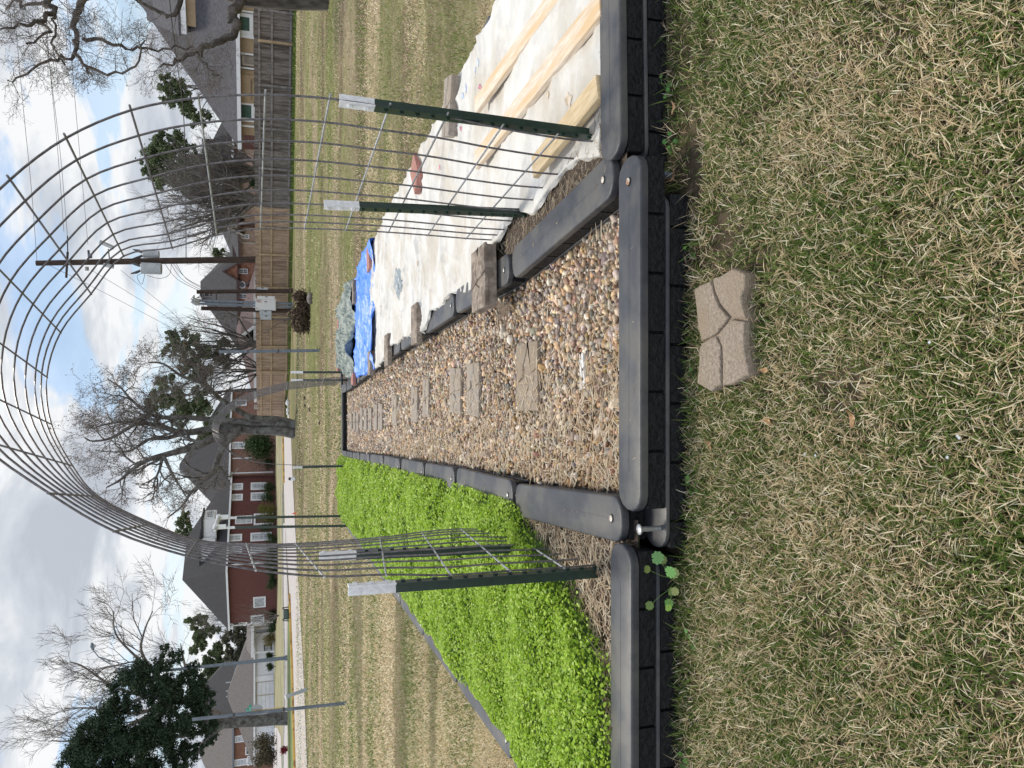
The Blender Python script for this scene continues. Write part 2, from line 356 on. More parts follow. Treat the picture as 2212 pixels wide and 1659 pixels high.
def kerb(name, px, m, label, h=.14, w=.22, lo=-.02):
    mb = MB(); P = [atG(*p) for p in px]
    for a, b_ in zip(P, P[1:]):
        d = (b_ - a); d.z = 0; n = Vector((-d.y, d.x, 0)).normalized() * w / 2
        za_, zc = G(a.y), G(b_.y)
        mb.add([(a.x - n.x, a.y - n.y, za_ + lo), (a.x + n.x, a.y + n.y, za_ + lo), (a.x + n.x, a.y + n.y, za_ + h), (a.x - n.x, a.y - n.y, za_ + h),
                (b_.x - n.x, b_.y - n.y, zc + lo), (b_.x + n.x, b_.y + n.y, zc + lo), (b_.x + n.x, b_.y + n.y, zc + h), (b_.x - n.x, b_.y - n.y, zc + h)],
               [(3, 2, 6, 7), (0, 3, 7, 4), (1, 5, 6, 2), (0, 1, 2, 3), (4, 7, 6, 5)])
    o = mb.build(name, m); props(o, label, 'kerb', kind='structure'); return o
def lerp_px(a, b_, n): return [(a[0] + (b_[0] - a[0]) * k / n, a[1] + (b_[1] - a[1]) * k / n) for k in range(n + 1)]
kerb('kerb', lerp_px((642, 1740), (634, 1440), 8) + lerp_px((634, 1440), (628, 1284), 6)[1:], 'kerb_yellow', 'worn yellow kerb edging the grassy median on the left', h=.12, w=.16)
kerb('kerb', lerp_px((615.5, 1042), (613.5, 925), 6), 'kerb_yellow', 'bright yellow kerb beyond the road behind the bare tree', h=.13, w=.2)
kerb('kerb', lerp_px((612, 1740), (617.5, 1440), 6) + lerp_px((617.5, 1440), (613.5, 1290), 4)[1:] + lerp_px((613.5, 1290), (612, 1060), 4)[1:], 'kerb', 'pale kerb along the front lawns of the houses', h=.1)
mk = MB()
for a in range(1240, 1660, 28):
    x0 = 637.2 + (a - 1240) * .0215
    p = atG(x0 + 3, a); q = atG(x0 + 3.6, a + 13); d = (q - p).normalized(); n = Vector((-d.y, d.x, 0)) * .07
    mk.add([(p.x - n.x, p.y - n.y, G(p.y) + .028), (p.x + n.x, p.y + n.y, G(p.y) + .028), (q.x + n.x, q.y + n.y, G(q.y) + .028), (q.x - n.x, q.y - n.y, G(q.y) + .028)], [(0, 1, 2, 3)])
o = mk.build('road_marking', 'white'); props(o, 'dashed white lane line on the pale road', 'road marking', kind='structure')
# driveway and walk in front of the left brick house
gsheet('driveway', densify([((611, 1740), (590, 1700)), ((610, 1660), (590.5, 1640)), ((608, 1590), (592, 1600)), ((600, 1572), (593, 1572))], 4), 'asphalt', .05)
gsheet('walkway', densify([((611, 1060), (610, 1050)), ((604, 1010), (602.5, 1004)), ((600, 985), (598.8, 982))], 4), 'kerb', .05)

def sticks(name, x, y, z, L, w, m, cols, seed, tilt=.18, label=None, cat=None, kind='stuff', base_up=None):
    r = np.random.default_rng(seed); n = len(x); an = r.uniform(0, 2 * math.pi, n); ti = r.normal(0, tilt, n)
    d = np.stack([np.cos(an) * np.cos(ti), np.sin(an) * np.cos(ti), np.sin(ti)], 1); s_ = unit(np.cross(d, [0, 0, 1.])); u_ = np.cross(s_, d)
    c0 = np.stack([x, y, z], 1); bend = r.normal(0, .12, (n, 1)) * s_ + r.normal(0, .05, (n, 1)) * u_
    V = []
    for k, f in enumerate((-.5, 0, .5)):
        p = c0 + d * (L * f)[:, None] + bend * (L * (0 if k == 1 else .5))[:, None]; wd = (w * (1, 1, .5)[k])[:, None]
        V += [p - s_ * wd, p + u_ * wd * 1.2, p + s_ * wd]
    V = np.stack(V, 1); F = np.array([[0, 1, 4, 3], [1, 2, 5, 4], [3, 4, 7, 6], [4, 5, 8, 7]]); F = (F[None] + (np.arange(n) * 9)[:, None, None]).reshape(-1, 4)
    return props(npmesh(name, V.reshape(-1, 3), F, m, np.repeat(cols, 9, 0)), label, cat, kind=kind)
STRAW_ = np.array([[.62, .50, .34], [.50, .38, .25], [.25, .18, .12]])

# ================================================================= PLANTER WALLS
def frame2(a, b_):
    d = (b_ - a); L = Vector((d.x, d.y)).length; ux = Vector((d.x / L, d.y / L)); return L, ux, Vector((-ux.y, ux.x))
def stadium(L, w, n=7):
    r = w / 2; out = []
    for k in range(n + 1): t_ = -math.pi / 2 + math.pi * k / n; out.append((L - r * .75 + math.cos(t_) * r * .75, math.sin(t_) * r))
    for k in range(n + 1): t_ = math.pi / 2 + math.pi * k / n; out.append((r * .75 + math.cos(t_) * r * .75, math.sin(t_) * r))
    return out
def wall_block(a, b_, w, label, h=.092, ztop=None, cap=True, pins=('a',), group='interlocking planter wall blocks', sink=0, pin_m='pin_rust', bricks=6, offset=0.):
    """one interlocking block of the planter wall; a, b_ = ends of its centre line at the top"""
    a = Vector(a); b_ = Vector(b_)
    za_, zc = a.z, b_.z
    L, ux, uy = frame2(a, b_)
    T = lambda x, y: Vector((a.x + ux.x * x + uy.x * y, a.y + ux.y * x + uy.y * y))
    zt = lambda x: za_ + (zc - za_) * x / L
    th = thing('planter_block', (a.x, a.y, za_ - h), label, 'planter wall', group)
    def put(mb, name, m, sm=30):
        o_ = MB(); o_.f = mb.f
        for p in mb.v: q = T(p.x, p.y); o_.v.append(Vector((q.x, q.y, zt(p.x) + p.z)))
        return o_.build(name, m, th, smooth=sm)
    ct = .027
    if cap:
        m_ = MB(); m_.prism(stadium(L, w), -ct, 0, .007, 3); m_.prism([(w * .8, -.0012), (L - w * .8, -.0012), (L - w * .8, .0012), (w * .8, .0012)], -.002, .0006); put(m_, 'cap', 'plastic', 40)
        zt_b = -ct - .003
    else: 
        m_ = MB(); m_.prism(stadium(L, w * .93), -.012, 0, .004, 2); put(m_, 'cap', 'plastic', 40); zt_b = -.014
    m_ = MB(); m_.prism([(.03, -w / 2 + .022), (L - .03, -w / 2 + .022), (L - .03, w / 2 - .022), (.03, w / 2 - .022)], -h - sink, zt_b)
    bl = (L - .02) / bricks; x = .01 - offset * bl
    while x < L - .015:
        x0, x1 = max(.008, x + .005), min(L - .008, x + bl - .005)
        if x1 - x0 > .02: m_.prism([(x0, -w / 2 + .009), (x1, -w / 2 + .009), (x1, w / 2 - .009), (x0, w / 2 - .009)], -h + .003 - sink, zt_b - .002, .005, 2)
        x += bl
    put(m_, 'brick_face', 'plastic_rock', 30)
    for e in pins:
        cx = w * .52 if e == 'a' else L - w * .52
        m_ = MB(); m_.cyl((cx, 0, -.001), (cx, 0, .003), .0145, 14); put(m_, 'pin_recess', 'dark', None)
        m_ = MB(); m_.tube([(cx, 0, .0), (cx, 0, .0045), (cx, 0, .0062)], [.0115, .0115, .006], 14); put(m_, 'pin_head', pin_m, 40)
    return th
def B(x, y, off=0): return atB(x, y, off)
WI = .152
# between gravel and clover
LJ = [((1343, 1124), (1113, 1079)), ((1107, 1072), (986, 1036)), ((981, 1035.5), (918, 1021)), ((915, 1020.5), (866.5, 1008.5)), ((863, 1009), (829, 999)), ((827, 999), (799.5, 994)),
      ((797.5, 993.5), (777.5, 990.5)), ((776, 990), (761.5, 987.5)), ((760, 987), (749, 984.5)), ((748, 984), (738, 981.5))]
od = ['nearest', 'second', 'third', 'fourth', 'fifth', 'sixth', 'seventh', 'eighth', 'ninth', 'farthest']
for i, (p, q) in enumerate(LJ):
    a, b_ = B(*p), B(*q)
    wall_block(a, b_, WI, f'dark plastic wall block between clover bed and gravel path, {od[i]} of its row', pins=('a',) if i else ('a',), group='wall blocks between clover and gravel', pin_m='pin_rust' if i == 0 else 'galv')
    d = Vector((0, 0, -.0925)); wall_block(a + d, b_ + d, WI, f'lower dark block under the {od[i]} wall block on the clover side', cap=False, pins=(), group='wall blocks between clover and gravel', offset=.5, sink=.04)
RJ = [((1324, 370), (1106, 572)), ((1099, 577), (984, 653)), ((980, 656), (918, 701)), ((915, 703), (866, 740)), ((863, 742), (829, 768)), ((827, 769), (800, 790)), ((797, 792), (778, 811)), ((776, 812), (762, 825)), ((760, 826), (748.5, 835)), ((747, 836), (737.5, 841))]
for i, (p, q) in enumerate(RJ):
    a, b_ = B(*p), B(*q)
    wall_block(a, b_, WI, f'dark plastic wall block between gravel and covered bed, {od[i]} of its row', group='wall blocks between gravel and covered bed', pin_m='pin_rust' if i == 0 else 'galv')
    d = Vector((0, 0, -.0925)); wall_block(a + d, b_ + d, WI, f'lower dark block under the {od[i]} wall block on the covered-bed side', cap=False, pins=(), group='wall blocks between gravel and covered bed', offset=.5, sink=.04)
# front row
a, b_ = atZ(1358.5, 1104, .176), atZ(1358.5, 337, .176); FY = a.y
wall_block(a, b_, WI + .004, 'long grey-topped plastic wall block across the near end of the gravel path', pins=('b',), group='front wall blocks')
wall_block(Vector((a.x - .12, a.y, .0835)), Vector((b_.x - .12, b_.y, .0835)), WI + .004, 'lower black block at the near end of the path, set slightly left', cap=False, pins=(), group='front wall blocks', offset=.55, sink=.03)
a2 = Vector((a.x - .12, a.y + .0, .0835))
ln = atZ(1340, 1174, .176); lf = Vector((ln.x - 1.15, ln.y + .0, .176))
wall_block(ln, lf, WI + .004, 'grey-topped plastic wall block at the near end of the clover bed', pins=(), group='front wall blocks')
wall_block(Vector((ln.x - .03, ln.y, .0835)), Vector((lf.x - .03, lf.y, .0835)), WI + .004, 'lower black wall block below the clover bed, beside the round-leaved weed', cap=False, pins=(), group='front wall blocks', offset=.4, sink=.03)
rn = atZ(1318.5, 346, .176); rf_ = Vector((rn.x + 1.15, rn.y + .03, .176))
wall_block(rn, rf_, WI + .004, 'grey-topped plastic wall block at the near end of the covered bed', pins=(), group='front wall blocks')
wall_block(Vector((rn.x - .02, rn.y, .0835)), Vector((rf_.x - .02, rf_.y, .0835)), WI + .004, 'lower black wall block under the near end of the covered bed', cap=False, pins=(), group='front wall blocks', offset=.5, sink=.03)
# outer wall of the clover bed
OA, OB = B(1104, 1640), B(740, 1128)
dv = (OB - OA); no = 9; st = dv / no
for i in range(-1, no):
    a = OA + st * i + Vector((.06, 0, 0)); b_ = OA + st * (i + .985) + Vector((.06, 0, 0)); a.z = zb(a.y); b_.z = zb(b_.y)
    nm = od[i + 1]
    wall_block(a, b_, WI, f'wall block on the outer lawn side of the clover bed, {nm} of its row', group='outer wall blocks of the clover bed', pin_m='galv')
    d = Vector((0, 0, -.0925)); wall_block(a + d, b_ + d, WI, f'lower wall block under the {nm} outer block of the clover bed', cap=False, pins=(), group='outer wall blocks of the clover bed', offset=.5, sink=.05)
# outer wall of the covered bed (mostly under the cloth)
RO = [B(1060, 20), B(1004, 140), B(914, 310), B(870, 392), B(807, 525), B(765, 610), B(738, 690), B(733, 760)]
RO = [Vector((p.x - .08, p.y, zb(p.y))) for p in RO]
RO = [Vector((RO[0].x - .0, 2.36, .17))] + RO
for i, (p, q) in enumerate(zip(RO, RO[1:])):
    wall_block(p, q, WI, f'{od[i]} wall block along the outer edge of the covered bed', group='outer wall blocks of the covered bed', sink=.08)
# far end of the path
a, b_ = B(738, 977), B(738, 846)
wall_block(a, b_, WI, 'dark wall block closing the far end of the gravel path', bricks=8, pins=(), group='far wall blocks')
d = Vector((0, 0, -.0925)); wall_block(a + d, b_ + d, WI, 'lower dark wall block closing the far end of the gravel path', cap=False, bricks=8, offset=.5, pins=(), group='far wall blocks', sink=.1)
a, b_ = B(735, 985), B(735, 1120)
wall_block(a, b_, WI, 'wall block closing the far end of the clover bed', bricks=8, pins=(), sink=.1, group='far wall blocks')
a, b_ = B(736, 838), B(734, 740)
wall_block(a, b_, WI, 'wall block closing the far end of the covered bed', bricks=8, pins=(), sink=.1, group='far wall blocks')
# dry bits and crumbs of soil lying on the caps
_r = np.random.default_rng(8); _x, _y, _z = [], [], []
for o in [q for q in bpy.data.objects if q.name.split('.')[0] == 'planter_block' and q.location.y < 6 and 'lower' not in q['label']][:14]:
    cp = [c for c in o.children if c.name.startswith('cap')][0]; vs = [v.co + o.location for v in cp.data.vertices]; x0_, x1_, y0_, y1_ = min(v.x for v in vs), max(v.x for v in vs), min(v.y for v in vs), max(v.y for v in vs); zt_ = max(v.z for v in vs)
    along = (y1_ - y0_) > .4
    for k in range(9):
        f = _r.random(); X = x0_ + (x1_ - x0_) * (f if not along else .5) ; Yy = y0_ + (y1_ - y0_) * (f if along else .5)
        if along: X = np.interp(Yy, [p[1] for p in [(v.x, v.y) for v in sorted(vs, key=lambda v: v.y)]], [p[0] for p in [(v.x, v.y) for v in sorted(vs, key=lambda v: v.y)]]); X = (x0_ + x1_) / 2 if abs(x1_ - x0_) < .2 else X
        else: Yy += _r.uniform(-.06, .06)
        _x.append(X); _y.append(Yy); _z.append(zb(Yy) + .0015)
_n = len(_x); sticks('straw', np.array(_x), np.array(_y), np.array(_z), _r.uniform(.006, .028, _n), _r.uniform(.0005, .0012, _n), 'blade', STRAW_[_r.integers(0, 3, _n)], 77, tilt=.03, label='dry grass clippings lying on the wall caps', cat='litter')
# loose pin standing in the exposed lower tab, buried stub on the right
tab = atZ(1425, 1141, .085)
s_ = thing('ground_pin', (tab.x, tab.y, .0), 'long silver ground pin standing in the exposed tab at the left front corner', 'pin')
m_ = MB(); m_.cyl((tab.x, tab.y, .0), (tab.x, tab.y, .155), .0085, 12); m_.build('shaft', 'galv', s_, smooth=40)
m_ = MB(); m_.tube([(tab.x, tab.y, .154), (tab.x, tab.y, .158), (tab.x, tab.y, .1615)], [.017, .017, .011], 16); m_.build('pin_head', 'galv', s_, smooth=40)
st_ = atG(1455, 379)
m_ = MB(); m_.cyl((st_.x, st_.y, -.01), (st_.x, st_.y, .085), .011, 12); props(m_.build('ground_pin', 'galv_pole', origin=Vector((st_.x, st_.y, 0)), smooth=40), 'dull grey pin half buried below the right front corner', 'pin')

# ================================================================= BED FILL
def strip(name, left, right, z, m, label=None, cat=None, kind='structure', n=60, bump=.012, seed=1, cols=14):
    """sheet between two plan polylines x(y)"""
    ly = np.array([p[1] for p in left]); lx = np.array([p[0] for p in left]); ry = np.array([p[1] for p in right]); rx = np.array([p[0] for p in right])
    y0, y1 = max(ly.min(), ry.min()), min(ly.max(), ry.max()); yy = np.linspace(y0, y1, n)
    V, F = [], []
    for j, y in enumerate(yy):
        a_, b2 = np.interp(y, ly, lx), np.interp(y, ry, rx)
        for i in range(cols + 1):
            x = a_ + (b2 - a_) * i / cols; V.append((x, y, z(x, y) + (vnoise([x], [y], 6, seed)[0] - .5) * bump * 2))
    for j in range(n - 1):
        for i in range(cols): k = j * (cols + 1) + i; F.append((k, k + 1, k + cols + 2, k + cols + 1))
    o = npmesh(name, np.array(V), np.array(F), m, smooth=True); return props(o, label, cat, kind=kind)
Lc = [B(*p) for pr in LJ for p in pr]; Rc = [B(*p) for pr in RJ for p in pr]
Lp = [(Lc[0].x, 2.25)] + [(p.x, p.y) for p in Lc]; Rp = [(Rc[0].x, 2.25)] + [(p.x, p.y) for p in Rc]
Lp[-1] = (Lp[-1][0], 14.9); Rp[-1] = (Rp[-1][0], 14.9)
Op = [(OA.x + .07 - st.x * 1.0, 2.23), (OA.x + .07, OA.y), (OB.x + .07, 14.9)]
ROp = [(RO[0].x, 2.3)] + [(p.x, p.y) for p in RO[1:]]
gz = lambda x, y: zb(y) - .112
strip('gravel_base', Lp, Rp, gz, 'gravel_bed', seed=4)
strip('bed_soil', Op, Lp, lambda x, y: zb(y) - .045 - (.2 if y < 2.24 else 0), 'soil', seed=5)
strip('bed_soil', Rp, ROp, lambda x, y: zb(y) - .03, 'soil', seed=6)

def ico(sub):
    bm = bmesh.new(); bmesh.ops.create_icosphere(bm, subdivisions=sub, radius=1)
    v = np.array([p.co[:] for p in bm.verts]); f = np.array([[q.index for q in p.verts] for p in bm.faces]); bm.free(); return v, f
def scatter_blobs(name, x, y, z, size, m, cols, sub, seed, kind='stuff', label=None, cat=None, flat=.62, lump=.18):
    r = np.random.default_rng(seed); bv, bf = ico(sub); n = len(x); K = len(bv)
    ax = size[:, None] * np.stack([r.uniform(.75, 1.25, n), r.uniform(.6, 1., n), r.uniform(.45, .8, n) * flat / .62], 1)
    q = unit(r.normal(size=(n, 4))); w_, a_, b2, c_ = q.T
    Rm = np.stack([1 - 2 * (b2 * b2 + c_ * c_), 2 * (a_ * b2 - c_ * w_), 2 * (a_ * c_ + b2 * w_), 2 * (a_ * b2 + c_ * w_), 1 - 2 * (a_ * a_ + c_ * c_), 2 * (b2 * c_ - a_ * w_),
                   2 * (a_ * c_ - b2 * w_), 2 * (b2 * c_ + a_ * w_), 1 - 2 * (a_ * a_ + b2 * b2)], 1).reshape(n, 3, 3)
    P = bv[None] * ax[:, None, :] * (1 + r.normal(0, lump * .5, (n, K, 1)))
    # angular facets: clip each stone with a couple of random planes
    for k in range(3):
        dn = unit(r.normal(size=(n, 1, 3))); lim = size[:, None] * r.uniform(.35, .75, (n, 1)); d_ = (P * dn).sum(2); P = P - dn * np.maximum(0, d_ - lim)[..., None]
    P = np.einsum('nij,nkj->nki', Rm, P); P[..., 2] *= .8
    P += np.stack([x, y, z], 1)[:, None, :]
    F = (bf[None] + (np.arange(n) * K)[:, None, None]).reshape(-1, 3)
    C_ = np.repeat(cols, K, 0)
    return props(npmesh(name, P.reshape(-1, 3), F, m, C_, smooth=True), label, cat, kind=kind)
def jitter_grid(x0, x1, y0, y1, sp, seed, j=.45):
    r = np.random.default_rng(seed); gx, gy = np.meshgrid(np.arange(x0, x1, sp), np.arange(y0, y1, sp)); gx = gx.ravel() + r.uniform(-j, j, gx.size) * sp; gy = gy.ravel() + r.uniform(-j, j, gy.size) * sp
    return gx, gy
SS = [((1155, 1300), (565, 1000)), ((835, 910), (695, 1035)), ((720, 790), (725, 1020)), ((545, 580), (795, 1045)), ((470, 505), (845, 1075)), ((340, 370), (900, 1095)), ((250, 275), (955, 1125)), ((220, 240), (955, 1120)), ((185, 202), (985, 1130)), ((155, 172), (985, 1130)), ((130, 145), (980, 1125)), ((105, 118), (1005, 1130)), ((85, 97), (1010, 1130)), ((64, 74), (1015, 1130))]
PAV = []
for (xa_, xb), (yl, yr) in SS:
    off = -.098; (x0, _), (x1, _) = q5(xa_, 0), q5(xb, 0); y0, y1 = 553 + yl / 3, 553 + yr / 3
    pl, pr, pf_ = atB((x0 + x1) / 2, y1, off), atB((x0 + x1) / 2, y0, off), atB(x0, (y0 + y1) / 2, off); pn_ = atB(x1, (y0 + y1) / 2, off)
    c_ = (pl + pr) / 2; PAV.append((c_.x, c_.y, (pr - pl).length, max(.16, min(.32, pf_.y - pn_.y))))
PAL = np.array([[.52, .40, .27], [.44, .30, .18], [.60, .52, .42], [.35, .30, .25], [.26, .235, .215], [.60, .54, .46], [.50, .31, .14], [.40, .31, .23], [.33, .20, .12], [.62, .44, .25], [.42, .36, .30], [.52, .36, .25]])
def lims(y, P, side): return np.interp(y, [p[1] for p in P], [p[0] for p in P]) + side
GVX, GVY, GVZ, GVS, GVC = [], [], [], [], []
for (ya_, yb2, sp, s0, sub, sd) in ((2.24, 5.6, .0215, .0145, 2, 21), (5.6, 14.85, .030, .0185, 1, 22)):
    xs_, ys_ = [], []
    for lay in range(2 if sd == 21 else 1):
        gx, gy = jitter_grid(-1.6, 1.0, ya_, yb2, sp * (1 if lay == 0 else 1.9), sd + 7 * lay); k = (gx > lims(gy, Lp, .078)) & (gx < lims(gy, Rp, -.075)); xs_.append(gx[k]); ys_.append(gy[k])
    n0 = len(xs_[0]); x = np.concatenate(xs_); y = np.concatenate(ys_); r = np.random.default_rng(sd)
    sz = s0 * r.lognormal(0, .36, len(x)); z = .176 - .0194 * (y - 2.13) - .112 + r.uniform(-.004, .010, len(x)); z[n0:] += .008
    inpav = np.zeros(len(x), bool)
    for (px_, py_, pw_, pd_) in PAV: inpav |= (np.abs(x - px_) < pw_ / 2 - .004) & (np.abs(y - py_) < pd_ / 2 - .004)
    sandy = np.exp(-(((x - .42) / .10) ** 2 + ((y - 4.05) / .28) ** 2)); keep = (r.random(len(x)) > sandy * .9) & ~inpav; x, y, z, sz = x[keep], y[keep], z[keep], sz[keep]
    c_ = PAL[r.integers(0, len(PAL), len(x))] * r.uniform(.5, 1.45, (len(x), 1)); c_ = c_ * .9 + c_.mean(1, keepdims=True) * .1; c_ = np.clip(c_ + r.normal(0, .015, c_.shape), .02, .8)
    scatter_blobs('gravel', x, y, z, sz, 'pebble', c_, 1 if sub == 2 else 1, sd + 50, label='mixed tan, brown and grey pea gravel filling the path' if sd == 21 else 'pea gravel filling the far stretch of the path', cat='gravel')
# straw / dry stalk sticks
STRAW = np.array([[.62, .50, .34], [.70, .60, .44], [.50, .38, .25], [.42, .31, .21], [.74, .66, .52]])
r = RG; n = 3000; y = 2.28 + 6 * r.random(n) ** 2.0; lo = lims(y, Lp, .09); x = lo + np.abs(r.normal(0, .34, n)); k = x < lims(y, Rp, -.09); x, y = x[k], y[k]
sticks('straw', x, y, .176 - .0194 * (y - 2.13) - .080 + r.uniform(0, .014, len(x)), r.uniform(.03, .09, len(x)), r.uniform(.0012, .0022, len(x)), 'blade', STRAW[r.integers(0, 5, len(x))], 5, label='dry stalks scattered over the left side of the gravel', cat='straw')
# clover bed --------------------------------------------------------
def clover_front(x):            # plan y where the clover starts (bare straw patch near the corner)
    return np.interp(x, [-2.2, -1.2, -.95, -.78, -.62, -.5], [2.36, 2.36, 2.42, 2.75, 3.35, 3.5])
def canopy(x, y): return .176 - .0194 * (y - 2.13) + .000 + .070 * vnoise(x, y, 2.6, 3) + .072 * vnoise(x * .9 + y * .35, y - x * .3, 6.0, 8) + .012 * vnoise(x, y, 16, 9)
LVb, LVf, LVc = [], [], []
def leaves(x, y, z, size, cols, seed, lean=.55, cup=.12):
    r = np.random.default_rng(seed); n = len(x); nn = unit(np.stack([r.normal(0, lean, n), r.normal(0, lean, n) - .15, np.ones(n)], 1))
    a_ = unit(np.cross(nn, unit(r.normal(size=(n, 3))))); b2 = np.cross(nn, a_); K = 7
    ang = np.linspace(0, 2 * math.pi, K, endpoint=False); rad = np.array([1, .95, 1, .9, .62, .9, .95])    # notch: a heart-round leaflet
    P = np.stack([x, y, z], 1)[:, None, :] + size[:, None, None] * rad[None, :, None] * (np.cos(ang)[None, :, None] * a_[:, None] + np.sin(ang)[None, :, None] * b2[:, None]) + (size[:, None] * cup * (np.cos(2 * ang))[None])[..., None] * nn[:, None]
    F = np.arange(n * K).reshape(n, K); return P.reshape(-1, 3), F, np.repeat(cols, K, 0)
packs = []
for (ya_, yb2, dens, s0, sd) in ((2.34, 4.2, 34000, .0068, 31), (4.2, 6.6, 19000, .0085, 32), (6.6, 15, 7500, .0120, 33)):
    A_ = 1.4 * (yb2 - ya_); n = int(dens * A_); r = np.random.default_rng(sd)
    y = r.uniform(ya_, yb2, n); x = r.uniform(-2.35, -.4, n); lo = lims(y, Op, .03); hi = lims(y, Lp, -.02); k = (x > lo) & (x < hi) & (y > clover_front(x) + r.normal(0, .04, n)) & (y < 14.8)
    x, y = x[k], y[k]; lo, hi = lo[k], hi[k]
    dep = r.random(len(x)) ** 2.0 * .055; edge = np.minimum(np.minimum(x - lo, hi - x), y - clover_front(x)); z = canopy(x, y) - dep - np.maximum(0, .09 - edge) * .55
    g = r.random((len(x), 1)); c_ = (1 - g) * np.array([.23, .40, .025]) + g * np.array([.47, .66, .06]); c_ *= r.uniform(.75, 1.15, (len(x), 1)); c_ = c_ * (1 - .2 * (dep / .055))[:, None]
    yl = (r.random(len(x)) < .12); c_[yl] = np.array([.50, .66, .12])
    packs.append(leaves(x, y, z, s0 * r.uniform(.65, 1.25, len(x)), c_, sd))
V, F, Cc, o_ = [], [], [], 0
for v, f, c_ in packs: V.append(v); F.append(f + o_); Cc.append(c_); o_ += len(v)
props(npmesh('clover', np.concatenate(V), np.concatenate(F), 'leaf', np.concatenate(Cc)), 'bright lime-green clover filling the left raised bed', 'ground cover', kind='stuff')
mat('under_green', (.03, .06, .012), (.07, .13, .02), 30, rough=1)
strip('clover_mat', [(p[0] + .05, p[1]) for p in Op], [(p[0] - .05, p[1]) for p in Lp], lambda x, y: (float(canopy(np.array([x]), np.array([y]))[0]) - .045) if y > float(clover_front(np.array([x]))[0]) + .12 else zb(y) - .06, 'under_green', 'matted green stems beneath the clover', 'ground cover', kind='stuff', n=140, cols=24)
# straw mulch in the bare corner
r = RG; n = 3600; x = r.uniform(-1.25, -.47, n); y = 2.3 + r.random(n) * 1.25; k = (y < clover_front(x) + .12) & (x < lims(y, Lp, -.06)); x, y = x[k], y[k]
sticks('straw', x, y, .176 - .0194 * (y - 2.13) - .035 + r.uniform(0, .02, len(x)), r.uniform(.03, .09, len(x)), r.uniform(.0010, .0022, len(x)), 'blade', STRAW[r.integers(0, 5, len(x))] * r.uniform(.7, 1.05, (len(x), 1)), 9, label='chopped straw mulch around the near left post', cat='straw')
# roots and dry litter on the soil of the covered bed
n = 900; y = r.uniform(2.36, 4.4, n); x = lims(y, Rp, .07) + np.abs(r.normal(0, .12, n)); k = r.random(n) < .9; x, y = x[k], y[k]; 
n2 = 250; y2 = r.uniform(2.33, 2.5, n2); x2 = r.uniform(.8, 1.5, n2); x = np.concatenate([x, x2]); y = np.concatenate([y, y2])
sticks('plant_litter', x, y, .176 - .0194 * (y - 2.13) - .022 + r.uniform(0, .012, len(x)), r.uniform(.02, .06, len(x)), r.uniform(.0006, .0013, len(x)), 'blade', STRAW[r.integers(0, 5, len(x))] * r.uniform(.35, .8, (len(x), 1)), 10, label='dry roots and litter on bare soil beside the cloth', cat='litter')

# ================================================================= LAWN BLADES
def blades(x, y, z, L, w, lean, cols, seed, droop=.5):
    r = np.random.default_rng(seed); n = len(x); an = r.uniform(0, 2 * math.pi, n); le = np.clip(lean + r.normal(0, .22, n), .1, 1.5)
    h = np.stack([np.cos(an), np.sin(an), np.zeros(n)], 1); s_ = np.stack([-np.sin(an), np.cos(an), np.zeros(n)], 1); tw = r.normal(0, .6, n)[:, None]
    s_ = unit(s_ * np.cos(tw) + np.array([0, 0, 1.]) * np.sin(tw)); p = np.stack([x, y, z], 1); V = []
    for k, (f, wd) in enumerate(((0, .8), (.5, 1.), (1., .12))):
        a_ = le + (0, .12, .35)[k] * droop; q = p + h * (np.sin(a_) * L * f)[:, None] + np.array([0, 0, 1.]) * (np.cos(a_) * L * f)[:, None]
        V += [q - s_ * (w * wd)[:, None], q + s_ * (w * wd)[:, None]]
    V = np.stack(V, 1); F = np.array([[0, 1, 3, 2], [2, 3, 5, 4]]); F = (F[None] + (np.arange(n) * 6)[:, None, None]).reshape(-1, 4)
    return V.reshape(-1, 3), F, np.repeat(cols, 6, 0)
stone_poly = [(q[0], q[1]) for q in [atZ(*q2(a_, b2), 0) for a_, b2 in ((0, 0),)]]
def nd(zx, zy): return (1474.7 + zx / 3, 553 + zy / 3)
SP = [atZ(*nd(a_, b2), .05) for a_, b2 in ((320, 80), (400, 115), (400, 200), (375, 260), (405, 405), (392, 440), (395, 620), (428, 765), (300, 835), (215, 845), (180, 878), (90, 825), (105, 660), (100, 600), (120, 560), (85, 330), (70, 215), (110, 190), (180, 155), (240, 130))]
def bare(x, y):
    """0..1 how bare the lawn is: strip along the wall, soil round the stone"""
    b1 = np.clip(1 - (FY - .09 - y) / (.05 + .10 * vnoise(x, y * 0, 2.5, 41) * (x > .2) + .03), 0, 1) * np.where(x > .1, .8, .3)
    b2 = np.exp(-(((x - .46) / .13) ** 2 + ((y - 1.93) / .09) ** 2)) + .8 * np.exp(-(((x - .33) / .05) ** 2 + ((y - 1.78) / .10) ** 2)) + .8 * np.exp(-(((x - .68) / .16) ** 2 + ((y - 2.06) / .05) ** 2)) + .5 * np.exp(-(((x - .1) / .22) ** 2 + ((y - 1.73) / .035) ** 2))
    return np.clip(b1 + b2, 0, 1)
GRN = np.array([[.09, .155, .022], [.13, .21, .035], [.17, .25, .05], [.06, .11, .025], [.21, .28, .07]])
TAN = np.array([[.72, .58, .36], [.82, .70, .48], [.60, .47, .29], [.88, .79, .60], [.46, .34, .20]])
